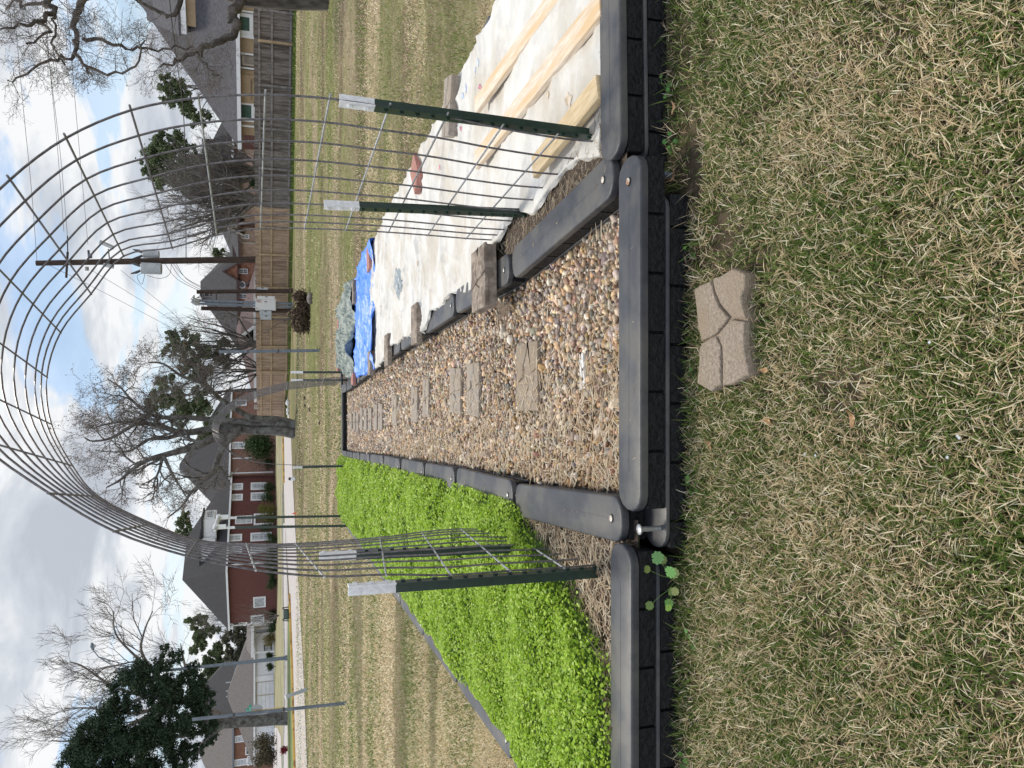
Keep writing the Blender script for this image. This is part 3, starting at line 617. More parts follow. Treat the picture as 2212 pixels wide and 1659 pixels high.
def lawn(xr, yr, dens, L0, w0, seed, excl, gfrac=.5, lit=1.0, keepf=None):
    r = np.random.default_rng(seed); A_ = (xr[1] - xr[0]) * (yr[1] - yr[0]); n = int(dens * A_); x = r.uniform(*xr, n); y = r.uniform(*yr, n)
    k = ~excl(x, y); x, y = x[k], y[k]
    patch = vnoise(x, y, 3.2, 51) * .6 + vnoise(x, y, 9, 52) * .4 if seed < 65 else vnoise(x * .22, y, .9, 55) * .95 + vnoise(x, y, 3, 52) * .25 - .08; thin = vnoise(x, y, 5.5, 53)
    k = r.random(len(x)) > np.clip((thin - .70) * 3.0, 0, .7); k &= r.random(len(x)) > bare(x, y); x, y, patch = x[k], y[k], patch[k]; n = len(x)
    isg = r.random(n) < np.clip(gfrac + (patch - .5) * (.65 if seed < 65 else 1.1), .06, .94)
    c_ = np.where(isg[:, None], GRN[r.integers(0, 5, n)], TAN[r.integers(0, 5, n)])
    if seed > 65: brn_ = vnoise(x * .25, y, 1.1, 57)[:, None]; c_ = c_ * np.where((brn_ > .62) & ~isg[:, None], .55, 1.)
    c_ = c_ * r.uniform(.7, 1.15, (n, 1)) * lit
    L = L0 * r.uniform(.5, 1.25, n) * np.where(isg, 1.15, .95); w = w0 * r.uniform(.6, 1.3, n) * np.where(isg, 1.15, .8); lean = np.where(isg, .55, .85)
    z = GN(y) + np.where(isg, 0, r.uniform(0, .017, n)) * L0 / .03
    return blades(x, y, z, L, w, lean, c_, seed + 1)
def excl_near(x, y):
    ins = inpoly(x, y, [(p.x, p.y) for p in SP]); return ins | (y > np.where(x < -.56, FY - .018, np.where(x > .62, FY + .075, FY - .085))) | (np.abs(x) > .78 * (y + .25))
def excl_foot(x, y): return excl_near(x, y) | (y < np.where(x < -.56, FY - .10, np.where(x > .62, FY - .04, FY - .17)))
packs = [lawn((-2.0, 2.0), (1.9, 2.26), 5000, .062, .0015, 60, excl_foot, gfrac=.75), lawn((-2.4, 2.2), (.82, 2.26), 46000, .036, .00135, 61, excl_near, gfrac=.50)]
def beds(x, y):
    left = lims(y, Op, -.06); right = lims(y, [(p.x, p.y) for p in RO], .10); return (x > left) & (x < right) & (y > 2.14) & (y < 15.1)
for (xr, yr, dens, L0, w0, sd) in (((-3.6, -1.8), (2.14, 5.0), 9000, .040, .0016, 71), ((-5.5, -1.8), (5.0, 8.5), 3500, .05, .0026, 72), ((-9, 1), (8.5, 14), 900, .065, .0045, 73), ((.9, 4.6), (3.2, 6), 7000, .045, .0018, 74), ((1.2, 6.5), (6, 9.5), 3200, .05, .0026, 75), ((0, 10), (9.5, 14), 900, .065, .0045, 76), ((-13.5, 13.5), (14, 23), 210, .06, .0075, 77), ((-20, 20), (23, 36), 55, .075, .011, 78)):
    f = lambda x, y: beds(x, y) | (x < -.56 * y - .4) | (x > .56 * y + .4)
    packs.append(lawn(xr, yr, dens * 2.6, L0 * .85, w0 * .9, sd, f, gfrac=.22, lit=1.15))
# longer greener grass left standing along the fence foot
_r = np.random.default_rng(91); n = 9000; fy = _r.uniform(-60, 905, n); FX = [-70, 89, 494, 804, 858, 905]; FD = [35.6, 37.6, 41.5, 46.5, 51.5, 52.0]
Yq = np.interp(fy, FX, FD) - np.abs(_r.normal(.15, .45, n)); u_ = 829.5 - fy; xq = u_ * Yq / (CF * math.cos(CP) - (577 - 1106) * math.sin(CP)); gq = _r.random((n, 1)); packs.append(blades(xq, Yq, GN(Yq), _r.uniform(.08, .22, n), np.full(n, .011), np.full(n, .5), GRN[_r.integers(0, 5, n)] * _r.uniform(.7, 1.2, (n, 1)), 92))
V, F, Cc, o_ = [], [], [], 0
for v, f, c_ in packs: V.append(v); F.append(f + o_); Cc.append(c_); o_ += len(v)
props(npmesh('lawn_grass', np.concatenate(V), np.concatenate(F), 'blade', np.concatenate(Cc)), 'mown lawn of mixed green and straw-coloured winter grass', 'grass', kind='stuff')

# ================================================================= ARCHED WIRE PANELS AND POSTS
NN = [(1199, 297), (1082, 277), (964, 252), (840, 233), (711.7, 213), (573, 205), (429, 211), (283, 238), (142.7, 298), (21.7, 388)]
NL = [(107, 1066), (248, 1148), (404, 1201), (552, 1231), (700, 1245), (834, 1241), (974, 1242), (1101, 1233), (1217, 1226)]
Y0, Y1 = 2.563, 3.83
NR_ = [atY(x, y, Y0) for x, y in NN]; NLf = [atY(x, y, Y0) for x, y in NL]
apex = [Vector((.435, Y0, 2.098)), Vector((.25, Y0, 2.165)), Vector((.045, Y0, 2.168)), Vector((-.155, Y0, 2.066))]
prof_n = [(NR_[0] + Vector((.0, 0, -.15)))] + NR_ + apex + NLf + [NLf[-1] + Vector((.0, 0, -.13))]
# far edge of the same panel, measured in the photograph the same way
FR = [(1007, 515), (924, 508), (839, 501.7), (747, 496.7), (658, 493.5), (563, 493.5), (468, 508), (371.7, 535), (267, 553)]
FT = [q2(590, 245), q2(392, 495), q2(303, 785), q2(332, 1090), q2(470, 1360), q2(640, 1560)]
FL = [q3(985, 75), q3(1280, 180), q3(1595, 205), q3(1915, 205), q6(250, 165), q6(520, 130), q6(775, 110), q6(1070, 118)]
fp = [atY(x, y, Y1) for x, y in FR + FT + FL]
def resample(P, n):
    d = [0]
    for a, b_ in zip(P, P[1:]): d.append(d[-1] + (b_ - a).length)
    out = []
    for k in range(n):
        s_ = d[-1] * k / (n - 1); i = max(0, min(len(P) - 2, np.searchsorted(d, s_) - 1)); f = (s_ - d[i]) / max(1e-9, d[i + 1] - d[i]); out.append(P[i].lerp(P[i + 1], f))
    return out
prof_f = [fp[0] + Vector((0, 0, -.15))] + fp + [fp[-1] + Vector((0, 0, -.1))]
NQ = len(prof_n)
assert len(prof_f) == NQ
WOFF = [0, .13, .26, .385, .505, .625, .745, .855, .93, 1.0]
def catmull(P, sub=4):
    out = []
    for i in range(len(P) - 1):
        p0, p1, p2, p3 = P[max(0, i - 1)], P[i], P[i + 1], P[min(len(P) - 1, i + 2)]
        for k in range(sub):
            t_ = k / sub; out.append(.5 * ((2 * p1) + (p2 - p0) * t_ + (2 * p0 - 5 * p1 + 4 * p2 - p3) * t_ ** 2 + (3 * p1 - p0 - 3 * p2 + p3) * t_ ** 3))
    return out + [P[-1]]
def panel(loc, pn, pf, rad, label, offs, end=.03, sub=4, sides=6):
    th = thing('wire_panel_arch', loc, label, 'garden arch', 'arched wire panels over the path')
    for k, f in enumerate(offs):
        m_ = MB(); m_.tube(catmull([a.lerp(b_, f) for a, b_ in zip(pn, pf)], sub), rad, sides, cap=False); m_.build('long_wire', 'wire', th, smooth=60)
    for a, b_ in zip(pn[1:-1], pf[1:-1]):
        m_ = MB(); e = (b_ - a).normalized() * end; m_.tube([a - e, b_ + e * .4], rad * .95, sides); o = m_.build('cross_rod', 'wire' if a.z > 1.5 else 'galv', th, smooth=60)
    return th
pa = panel((prof_n[0].lerp(prof_n[-1], .5).x, 3.2, .1), prof_n, prof_f, .0038, 'near arch of bent wire stock panel spanning the gravel path', WOFF)

def tpost(base, top, white, label, face, group='metal t-posts', studs=True, wd=.040):
    base = Vector(base); top = Vector(top); ax = (top - base); L = ax.length; ax.normalize()
    f = Vector(face); f = (f - ax * f.dot(ax)).normalized(); s_ = ax.cross(f).normalized()   # f: studded face direction
    th = thing('t_post', base, label, 'metal post', group)
    def sect(z0, z1, name, m):
        m_ = MB()
        def bx(cf, cs, hf, hs, a0, a1):
            vs = [base + ax * z + f * (cf + i * hf) + s_ * (cs + j * hs) for z in (a0, a1) for i, j in ((-1, -1), (1, -1), (1, 1), (-1, 1))]
            m_.add(vs, [(0, 1, 2, 3), (7, 6, 5, 4), (0, 4, 5, 1), (1, 5, 6, 2), (2, 6, 7, 3), (3, 7, 4, 0)])
        bx(0, 0, .0022, wd / 2, z0, z1); bx(-.018, 0, .0155, .0028, z0, z1)
        if studs:
            z = z0 + .02
            while z < z1 - .01: bx(.0055, 0, .0034, .0065, z, z + .013); z += .053
        return m_.build(name, m, th)
    sect(-.12, L - white, 'shaft', 'green_post'); sect(L - white + .001, L, 'painted_top', 'white_paint')
    return th
def P(x, y, z): return atZ(x, y, z)
pb = P(1292, 1228, .14); pt = atY(752, 1265, pb.y)
tpost(pb, pt, .155, 'near left green T-post with chipped white top, standing in the straw', (1, 0, 0))
pb = P(1280, 297, .14); pt = atY(733, 224, pb.y - .02)
tpost(pb, pt, .115, 'near right green T-post leaning outward, white top, behind the front wall', (-1, -.15, 0))
pb = P(1160, 1176, .12); pt = atY(690, 1195, pb.y)
tpost(pb, pt, .15, 'green T-post standing in the clover, behind the near left one', (1, 0, 0))
pb = P(1140, 466, .12); pt = atY(700, 448, pb.y)
tpost(pb, pt, .15, 'green T-post by the cloth edge, behind the near right one', (-1, -.2, 0))
# second arch far down the path
Yf = 13.3
def farprof(Y, dx=0.):
    xr_, xl = .14 + dx, -1.36 + dx; pts = []
    px2 = [(740, 815), (700, 817), (660, 822), (620, 826), (583, 835), (550, 845), (520, 858), (495, 872), (475, 890), (463, 907), (459, 925), (463, 943), (476, 960), (495, 975), (515, 985), (540, 994), (570, 999), (605, 1002), (640, 1003), (680, 1004), (720, 1004), (745, 1004)]
    return [atY(x, y, 13.4) + Vector((dx, Y - 13.4, 0)) for x, y in px2]
pn2, pf2 = farprof(13.3), [p + Vector((-.13, 0, -.02)) for p in farprof(14.6)]
panel((-.6, 13.9, -.1), pn2, pf2, .0050, 'far arch of bent wire stock panel at the end of the path', [0, .11, .22, .33, .44, .56, .67, .78, .89, 1.0], sub=2, sides=4)
for (bx_, tx_, Y, wl, lab) in (((742, 806), (628, 806), 13.4, .2, 'black T-post with white top, right side of the far arch, outer one'), ((742, 823), (629, 823), 13.9, .2, 'black T-post with white top, right side of the far arch, inner one'), ((740, 1005), (632, 1008), 13.4, .16, 'black T-post with white top on the left side of the far arch')):
    tpost(atY(*bx_, Y), atY(*tx_, Y), wl, lab, (-1, 0, 0) if tx_[1] < 900 else (1, 0, 0), wd=.045)
p1, p1t, p2, p2t = atY(744, 1113, 13.4), atY(481, 1117, 13.4), atY(757, 1134, 12.6), atY(475, 1138, 12.6)
tpost(p1, p1t, .22, 'tall green T-post carrying the far end of the white pipe', (1, 0, 0), wd=.05); tpost(p2, p2t, .22, 'tall green T-post carrying the near end of the white pipe', (1, 0, 0), wd=.05)
d = (p2t - p1t); th = thing('plastic_pipe', p2t, 'white plastic pipe laid across two tall T-posts beyond the clover', 'pipe')
m_ = MB(); m_.tube([p1t - d * .18 + Vector((0, 0, .06)), p2t + d * .38 + Vector((0, 0, .06))], .032, 14, cap=False); m_.tube([p2t + d * .38 + Vector((0, 0, .06)), p2t + d * .3 + Vector((0, 0, .06))], .026, 14); m_.build('tube', 'pvc', th, smooth=50)
for p in (p1t, p2t):
    m_ = MB(); m_.tube([p + Vector((0, 0, -.09)), p + Vector((0, 0, .05))], .038, 12); m_.tube([p - d.normalized() * .06 + Vector((0, 0, .06)), p + d.normalized() * .06 + Vector((0, 0, .06))], .042, 14); m_.build('tee_fitting', 'white', th, smooth=50)

# ================================================================= STEPPING STONES AND WEIGHTS
def rough_rect(w, d, r_, amp=.012, n=7):
    pts = []
    for (a, b_) in (((-w, -d), (w, -d)), ((w, -d), (w, d)), ((w, d), (-w, d)), ((-w, d), (-w, -d))):
        m_ = n if a[1] == b_[1] else max(3, n // 2)
        for k in range(m_):
            f = k / m_; nx_ = r_.uniform(-amp, amp); pts.append((a[0] / 2 + (b_[0] - a[0]) / 2 * f + nx_, a[1] / 2 + (b_[1] - a[1]) / 2 * f + r_.uniform(-amp, amp)))
    return pts
def cracked_slab(w, d, t, r_):
    """cast paver: slab with a top broken into four flags by grooves"""
    m_ = MB(); m_.prism(rough_rect(w - .006, d - .006, r_, w * .008), 0, t - .010)
    mid = [(-w / 2 + w * k / 6, d * .04 + d * .13 * math.sin(k * 1.9 + r_.uniform(0, 1))) for k in range(7)]
    xc = r_.uniform(-.06, .06) * w; cr_ = [(xc + w * .09, -d / 2), (xc + w * .03, -d * .2)]; cr2 = [(xc - w * .02, d * .2), (xc - w * .10, d / 2)]
    ym = np.interp(xc, [p[0] for p in mid], [p[1] for p in mid]); g = min(.0045, w * .015); J = lambda: r_.uniform(-.012, .012) * w
    lo_l = [(-w / 2 + J(), -d / 2 + J()), (-w / 4, -d / 2 + J()), (cr_[0][0] - g, cr_[0][1] + J()), (cr_[1][0] - g, cr_[1][1])] + [(x, y - g) for x, y in reversed(mid) if x < xc] 
    lo_r = [(cr_[0][0] + g, cr_[0][1] + J()), (w / 4, -d / 2 + J()), (w / 2 + J(), -d / 2 + J()), (w / 2 + J(), 0)] + [(x, y - g) for x, y in reversed(mid) if x > xc] + [(cr_[1][0] + g, cr_[1][1])]
    up_l = [(x, y + g) for x, y in mid if x < xc] + [(cr2[0][0] - g, cr2[0][1]), (cr2[1][0] - g, cr2[1][1] + J()), (-w / 4, d / 2 + J()), (-w / 2 + J(), d / 2 + J())]
    up_r = [(cr2[0][0] + g, cr2[0][1])] + [(x, y + g) for x, y in mid if x > xc] + [(w / 2 + J(), d / 2 + J()), (w / 4, d / 2 + J()), (cr2[1][0] + g, cr2[1][1] + J())]
    for q in (lo_l, lo_r, up_l, up_r): m_.prism(q, t - .016, t + r_.uniform(-.001, .002), .005, 2)
    return m_
def place(m_, name, loc, yaw, m, label, cat, group=None, tilt=(0, 0)):
    Mx = Matrix.Rotation(yaw, 3, 'Z') @ Matrix.Rotation(tilt[0], 3, 'X') @ Matrix.Rotation(tilt[1], 3, 'Y'); q = MB(); q.f = m_.f; q.v = [Mx @ p + Vector(loc) for p in m_.v]
    o = q.build(name, m, origin=Vector(loc), smooth=35); return props(o, label, cat, group)
rs = random.Random(5)
nm = ['nearest', 'second', 'third', 'fourth', 'fifth', 'sixth', 'seventh', 'eighth', 'ninth', 'tenth', 'eleventh', 'twelfth', 'thirteenth', 'farthest']
for i, (px_, py_, w, dd) in enumerate(PAV):
    place(cracked_slab(w, dd, .045, rs), 'stepping_stone', (px_, py_, zb(py_) - .142 + .022), rs.uniform(-.05, .05), 'paver_grey' if i else 'paver', f'cracked-look paver sunk in the gravel path, {nm[i]} stepping stone from the camera', 'stepping stone', 'stepping stones in the gravel path')
# big paver lying in the lawn: outline taken from the photograph, given its own thickness
TOPZ = .052
sp = [atZ(*nd(a_, b2), TOPZ) for a_, b2 in ((320, 80), (400, 115), (400, 200), (375, 260), (380, 320), (405, 405), (392, 440), (392, 530), (395, 620), (428, 765), (300, 835), (215, 845), (180, 878), (90, 825), (100, 730), (105, 660), (100, 600), (120, 560), (95, 440), (85, 330), (70, 215), (110, 190), (180, 155), (240, 130))]
def flag(m_, pts, inset=.006):
    q = [atZ(*nd(a_, b2), TOPZ) for a_, b2 in pts]; a_ = sum(q[i - 1].x * q[i].y - q[i].x * q[i - 1].y for i in range(len(q)))
    if a_ < 0: q.reverse()
    m_.prism([(p.x, p.y) for p in q], TOPZ - .02, TOPZ, inset, 3)
m_ = MB(); a_ = sum(sp[i - 1].x * sp[i].y - sp[i].x * sp[i - 1].y for i in range(len(sp)))
if a_ < 0: sp.reverse()
cx = sum((p for p in sp), Vector()) / len(sp); m_.prism([((p.x - cx.x) * .985 + cx.x, (p.y - cx.y) * .97 + cx.y) for p in sp], -.02, TOPZ - .012)
flag(m_, [(178, 160), (196, 235), (225, 322), (290, 398), (262, 440), (205, 508), (118, 552), (95, 440), (85, 330), (70, 215), (110, 190)])
flag(m_, [(190, 150), (240, 130), (320, 80), (400, 115), (400, 200), (375, 260), (380, 320), (405, 405), (330, 400), (308, 392), (240, 310), (207, 232)])
flag(m_, [(125, 562), (210, 522), (240, 590), (240, 700), (243, 838), (215, 845), (180, 878), (90, 825), (100, 730), (105, 660), (104, 600)])
flag(m_, [(222, 515), (275, 450), (310, 410), (396, 425), (392, 530), (395, 620), (428, 765), (300, 835), (256, 838), (256, 700), (252, 590)])
props(m_.build('stepping_stone', 'paver', origin=Vector((cx.x, cx.y, 0)), smooth=35), 'large tan paver with cracked-flag top lying alone in the lawn before the wall', 'stepping stone')
# half buried white block in the gravel
c_ = atB(*q5(1560, 745), -.10); place(cracked_slab(.15, .045, .03, rs), 'white_block', (c_.x, c_.y, zb(c_.y) - .128), .15, 'white_stone', 'chalky white block half buried in the near gravel', 'block')

def weight(x0, xm, x1, y0, y1, m, label, yaw=0., off=.012, cracked=False, kind='paver_stone', cat='paver', dep=None, tilt=(0, 0), grp='stones and bricks holding the covers down'):
    yc = (y0 + y1) / 2; p = atB(x1, yc, off); zt = atY(xm, yc, p.y).z; h = min(.10, max(.045, zt - p.z)); q = atZ(x0, yc, p.z + h); dd = dep or min(.24, max(.09, q.y - p.y))
    l_, r_ = atY(x1, y1, p.y), atY(x1, y0, p.y); w = (r_ - l_).length; c_ = Vector(((l_.x + r_.x) / 2, p.y + dd / 2, p.z))
    if cracked: m_ = cracked_slab(w, dd, h, rs)
    else:
        m_ = MB(); m_.prism(rough_rect(w, dd, rs, .002, 3), 0, h, .004, 2)
    return place(m_, kind, c_, yaw, m, label, cat, grp, tilt)
weight(1007, 1047, 1073, 528, 664, 'paver_brown', 'big cracked brown paver holding the white cloth over the wall', yaw=.06, cracked=True, dep=.27)
weight(940, 972, 994, 158, 284, 'paver_grey', 'dark grey cracked paver on the outer edge of the white cloth', yaw=-.25, cracked=True, dep=.20)
weight(884, 899, 912, 328, 408, 'brick_red', 'diamond-lying red brick on the outer edge of the white cloth', yaw=.75, kind='brick', cat='brick', dep=.20)
weight(789.6, 797, 806.4, 529, 581, 'brick_red', 'red brick on the blue tarp corner at the outer edge', yaw=.2, kind='brick', cat='brick')
weight(755, 763, 770.5, 606, 655, 'paver_brown', 'brown stone between the blue and the grey-green tarp, outer edge', yaw=.1)
weight(725, 730, 737, 690, 714, 'brick_red', 'small red brick standing at the outer edge of the grey-green tarp', kind='brick', cat='brick')
weight(738, 742, 748, 684, 696, 'paver_grey', 'tiny grey stone beside the small red brick on the far tarp')
weight(723, 729, 737, 765, 804, 'brick_red', 'red brick lying beyond the grey-green tarp at the far wall', kind='brick', cat='brick')
weight(757, 762, 769, 804, 831, 'brick_red', 'red brick on the inner wall at the far corner by the path', yaw=-.1, kind='brick', cat='brick')
weight(883, 902, 912, 654, 742, 'paver_brown', 'pale brown block on the inner wall, second stone from the near end', yaw=.05)
weight(825, 838, 847, 721, 790, 'paver_brown', 'brown block on the inner wall at the end of the white cloth', yaw=.05)
weight(791, 799, 809, 758, 810, 'paver_brown', 'dark brown block on the inner wall holding the blue tarp', yaw=.03)

# ================================================================= COVERS
def cover(name, inner, outer, m, label, zoff=.012, fold=.02, rows=90, cols=44, seed=2, drop_out=.16, dropi=.0, ys=None, fs=(2.2, 5.5), side=None):
    I = sorted([(p.y, p.x) for p in inner]); O = sorted([(p.y, p.x) for p in outer])
    y0 = max(I[0][0], O[0][0]) if ys is None else ys[0]; y1 = min(I[-1][0], O[-1][0]) if ys is None else ys[1]
    yy = np.linspace(y0, y1, rows); K = cols + 1 + 2 + 2
    xi = np.interp(yy, [p[0] for p in I], [p[1] for p in I]) + .012 * np.sin(yy * 9 + seed); xo = np.interp(yy, [p[0] for p in O], [p[1] for p in O])
    f = np.arange(cols + 1) / cols; x = xi[:, None] + (xo - xi)[:, None] * f[None]; y = np.repeat(yy[:, None], cols + 1, 1); yv = y.copy()
    for j in (0, rows - 1): yv[j] += .03 * np.sin(x[j] * 7 + seed) + .02 * np.sin(x[j] * 17)
    vn = lambda u, v, sc, sd: vnoise(u.ravel(), v.ravel(), sc, sd).reshape(x.shape)
    rid = lambda u, v, sc, sd, pw: (1 - np.abs(2 * vn(u, v, sc, sd) - 1)) ** pw
    wx = x + .10 * vn(x, y, 2.2, seed + 9); wy = y + .16 * vn(x, y, 1.7, seed + 10)
    hgt = (vn(x * .75 + y * .65, (y - x) * .35, fs[0], seed) - .5) * 1.2 + (vn(x * .5 + y, x * .45 - y * .15, fs[1], seed + 1) - .5) * .9
    hgt += rid(wx * .35 + wy, wy * .12 - wx * .35, fs[1] * .8, seed + 5, 5) * .9 + rid(wx * .12 + wy * 1.0, wx * .30, fs[1] * 1.9, seed + 6, 4) * .42 + rid(wx * .8 - wy * .35, wy * .4, fs[1] * 1.5, seed + 7, 6) * .38 + rid(wx * .3 + wy, wx * .4, fs[1] * 3.6, seed + 8, 3) * .16
    fo = fold * np.where(y > 5.2, 1, .50 + .50 * np.clip((y - 3.6) / 1.6, 0, 1)) if name == 'canvas_cloth' else fold
    zy = .176 - .0194 * (y - 2.13); z = zy + zoff + fo * hgt
    if name == 'canvas_cloth': z -= .024 * np.clip((3.3 - y) / .7, 0, 1)
    z = np.maximum(z, zy - .020); z = np.where(f[None] > .97, np.maximum(z, zy + .006), z)
    P_ = np.stack([x, yv, z], 2); e = P_[:, -1]; s0_ = P_[:, 0]; Y1_ = yy
    e1 = e + np.stack([0 * Y1_ + .012, 0 * Y1_, 0 * Y1_ - .03], 1); e2 = e + np.stack([.03 + .012 * np.sin(Y1_ * 6) + .006 * np.sin(Y1_ * 31), 0 * Y1_, -drop_out - .02 * np.sin(Y1_ * 3)], 1)
    i1 = s0_ + np.array([-.006, 0, -.02 - dropi]) + np.stack([.006 * np.sin(Y1_ * 40), 0 * Y1_, 0 * Y1_], 1); i2 = s0_ + np.array([-.002, 0, -.006])
    V = np.concatenate([i1[:, None], i2[:, None], P_, e1[:, None], e2[:, None]], 1).reshape(-1, 3)
    jj, ii = np.meshgrid(np.arange(rows - 1), np.arange(K - 1), indexing='ij'); k = (jj * K + ii).ravel(); F = np.stack([k, k + 1, k + K + 1, k + K], 1)
    o = npmesh(name, np.array(V), np.array(F), m, smooth=True); return props(o, label, 'cover')
ci = [(1281, 300), (1281, 333), (1232, 353), (1211, 370), (1177, 413), (1151, 457), (1110, 465), (1070.6, 523), (1062, 553), (1036, 600), (1017, 623), (977, 636), (937, 673), (920.6, 713), (915, 716), (905, 714), (880, 726), (852, 745), (843, 757), (825, 785), (809, 800), (800, 806)]
co_ = [(1074, 4), (1060.6, 42), (1030.6, 102), (1004, 150), (995, 163), (940, 268), (914, 320), (870.6, 398), (807, 530), (790, 560)]
CI = [atB(*p) for p in ci]; CO = [atB(*p) for p in co_]; CO = [Vector((CO[0].x + .03, 2.36, .17)), Vector((CO[0].x + .02, 2.6, .17))] + CO; CI[0].y = 2.36; CI[0].x += .02
cloth = cover('canvas_cloth', CI, CO, 'canvas', 'off-white canvas drop cloth spread over the near half of the right bed', zoff=.004, rows=520, cols=120, ys=(2.47, atB(806, 690).y), fold=.030)
bi = [(813, 798), (795, 806), (769.5, 816), (767, 818)]; bo = [(815, 515), (800, 535), (785, 545), (775, 582), (769, 617), (765, 625)]
cover('blue_tarp', [atB(*p) for p in bi], [atB(*p) for p in bo], 'tarp_blue', 'bright blue plastic tarp across the right bed beyond the canvas', rows=160, cols=90, ys=(atB(811, 690).y - .1, atB(769, 690).y), fold=.04, seed=12, drop_out=.12)
gi = [(775, 811), (760, 815), (753, 806), (745, 795), (734, 785)]; go = [(772, 605), (755, 630), (742, 660), (735, 675), (728, 690)]
cover('green_tarp', [atB(*p) for p in gi], [atB(*p) for p in go], 'tarp_green', 'crumpled grey-green tarp at the far end of the right bed', rows=160, cols=90, ys=(atB(770, 690).y, atB(739, 720).y), fold=.09, seed=22, drop_out=.1, fs=(3, 8))
# paint blotch on the canvas: a thin patch following the folds
blot = [(824.8 + dx, 580 + dy) for dx, dy in ((31, 0), (36, 14), (38, 30), (43, 46), (40, 60), (33, 58), (30, 42), (27, 28), (29, 12))]
dg = C.evaluated_depsgraph_get(); bm = bmesh.new(); bm.from_mesh(cloth.data)
from mathutils.bvhtree import BVHTree
bvh = BVHTree.FromBMesh(bm)
def on_cloth(x, y, lift=.0):
    h = bvh.ray_cast(Vector((0, 0, CH)), ray(x, y).normalized()); return (h[0] + Vector((0, 0, lift))) if h[0] else atB(x, y, .02)
cen_ = (860, 610); pts = []
m_ = MB(); ring = []
NB = 26
for k in range(NB):
    t_ = 2 * math.pi * k / NB; rr_ = 1 + .16 * math.sin(5 * t_) + .10 * math.sin(9 * t_ + 1); ring.append((cen_[0] + 8.2 * rr_ * math.cos(t_) + .02 * 30 * math.sin(t_), cen_[1] + 31 * rr_ * math.sin(t_)))
for g in (0, .35, .7, 1.0): m_.v += [on_cloth(cen_[0] + (p[0] - cen_[0]) * g, cen_[1] + (p[1] - cen_[1]) * g, .0022) for p in ring]
for l_ in range(3): m_.f += [(l_ * NB + k, l_ * NB + (k + 1) % NB, (l_ + 1) * NB + (k + 1) % NB, (l_ + 1) * NB + k) for k in range(NB)]
paint = m_.build('paint_blotch', 'paint_grey'); paint.parent = cloth
mat('paint_blue', (.30, .40, .62), (.55, .62, .75), 60, rough=.9); mat('paint_red', (.40, .12, .18), (.6, .3, .35), 60, rough=.9); mat('stain', (.42, .33, .23), (.62, .55, .46), 40, rough=.95)
for (cx_, cy_, ax_, ay_, m2) in ((1033, 136, 1.6, 9, 'paint_blue'), (1027, 152, 1.2, 7, 'paint_blue'), (1007, 190, 1.5, 10, 'paint_blue'), (1000, 207, 2, 7, 'paint_blue'), (1037, 187, 3, 6, 'paint_red'), (996, 278, 2.2, 5, 'paint_red'), (950, 362, 2, 6, 'paint_red'), (1229, 217, 7, 16, 'stain'), (862 + 40, 570, 1.5, 6, 'stain'), (1183, 205, 3, 9, 'stain')):
    m_ = MB(); rg2 = [(cx_ + ax_ * (1 + .35 * math.sin(3 * t_ + cx_)) * math.cos(t_), cy_ + ay_ * (1 + .3 * math.sin(4 * t_ + cy_)) * math.sin(t_)) for t_ in [2 * math.pi * k / 14 for k in range(14)]]
    m_.v = [on_cloth(cx_, cy_, .002)] + [on_cloth(*p, .002) for p in rg2]; m_.f = [(0, 1 + k, 1 + (k + 1) % 14) for k in range(14)]; o = m_.build('paint_spot' if m2 != 'stain' else 'soil_stain', m2); o.parent = cloth
bm.free()
# boards
def board(c4x, ext, m, label):
    """four corners of the top face in photo units (end left, end right, far left, far right); ext lengthens it past the frame"""
    Q = [atB(*p, .070) for p in c4x[:2]] + [atB(*p, .014) for p in c4x[2:]]; a, b_, c_, d_ = Q; dl = ((c_ + d_) / 2 - (a + b_) / 2).normalized(); c_ = c_ + dl * ext; d_ = d_ + dl * ext
    w = .088; pl = (a + b_) / 2; pe = (c_ + d_) / 2; L = (pe - pl).length; ang = math.atan2(pe.y - pl.y, pe.x - pl.x)
    W_ = .5 * ((b_ - a).length + (d_ - c_).length); W_ = min(.15, max(.085, abs((b_ - a).cross(dl).length)))
    m_ = MB(); m_.prism([(-L / 2, -W_ / 2), (L / 2, -W_ / 2), (L / 2, W_ / 2), (-L / 2, W_ / 2)], -.026, 0, .004, 2)
    c0 = (pl + pe) / 2; slope = math.atan2(pe.z - pl.z, L); Mx = Matrix.Translation(c0) @ Matrix.Rotation(ang, 4, 'Z') @ Matrix.Rotation(-slope, 4, 'Y')
    me = bpy.data.meshes.new('board'); me.from_pydata(m_.v, [], m_.f); me.materials.append(MATS[m]); me.polygons.foreach_set('use_smooth', [True] * len(me.polygons)); me.set_sharp_from_angle(angle=R(35))
    o = bpy.data.objects.new('lumber_board', me); COL.objects.link(o); o.matrix_world = Mx; return props(o, label, 'board', 'lumber lying on the canvas')
board([(1024.6, 246), (1024.6, 211), (1209, 0), (1170, 0)], .55, 'lumber', 'long pale board on the canvas, farthest out of the three')
board([(1026, 365), (1024.6, 328), (1268, 0), (1290, 48)], .06, 'lumber', 'long knotty board on the canvas, middle one, its end on the front wall')
board([(1157, 374), (1141, 350), (1288, 168), (1290, 205)], .0, 'lumber_yellow', 'short yellower board on the canvas nearest the right T-post')

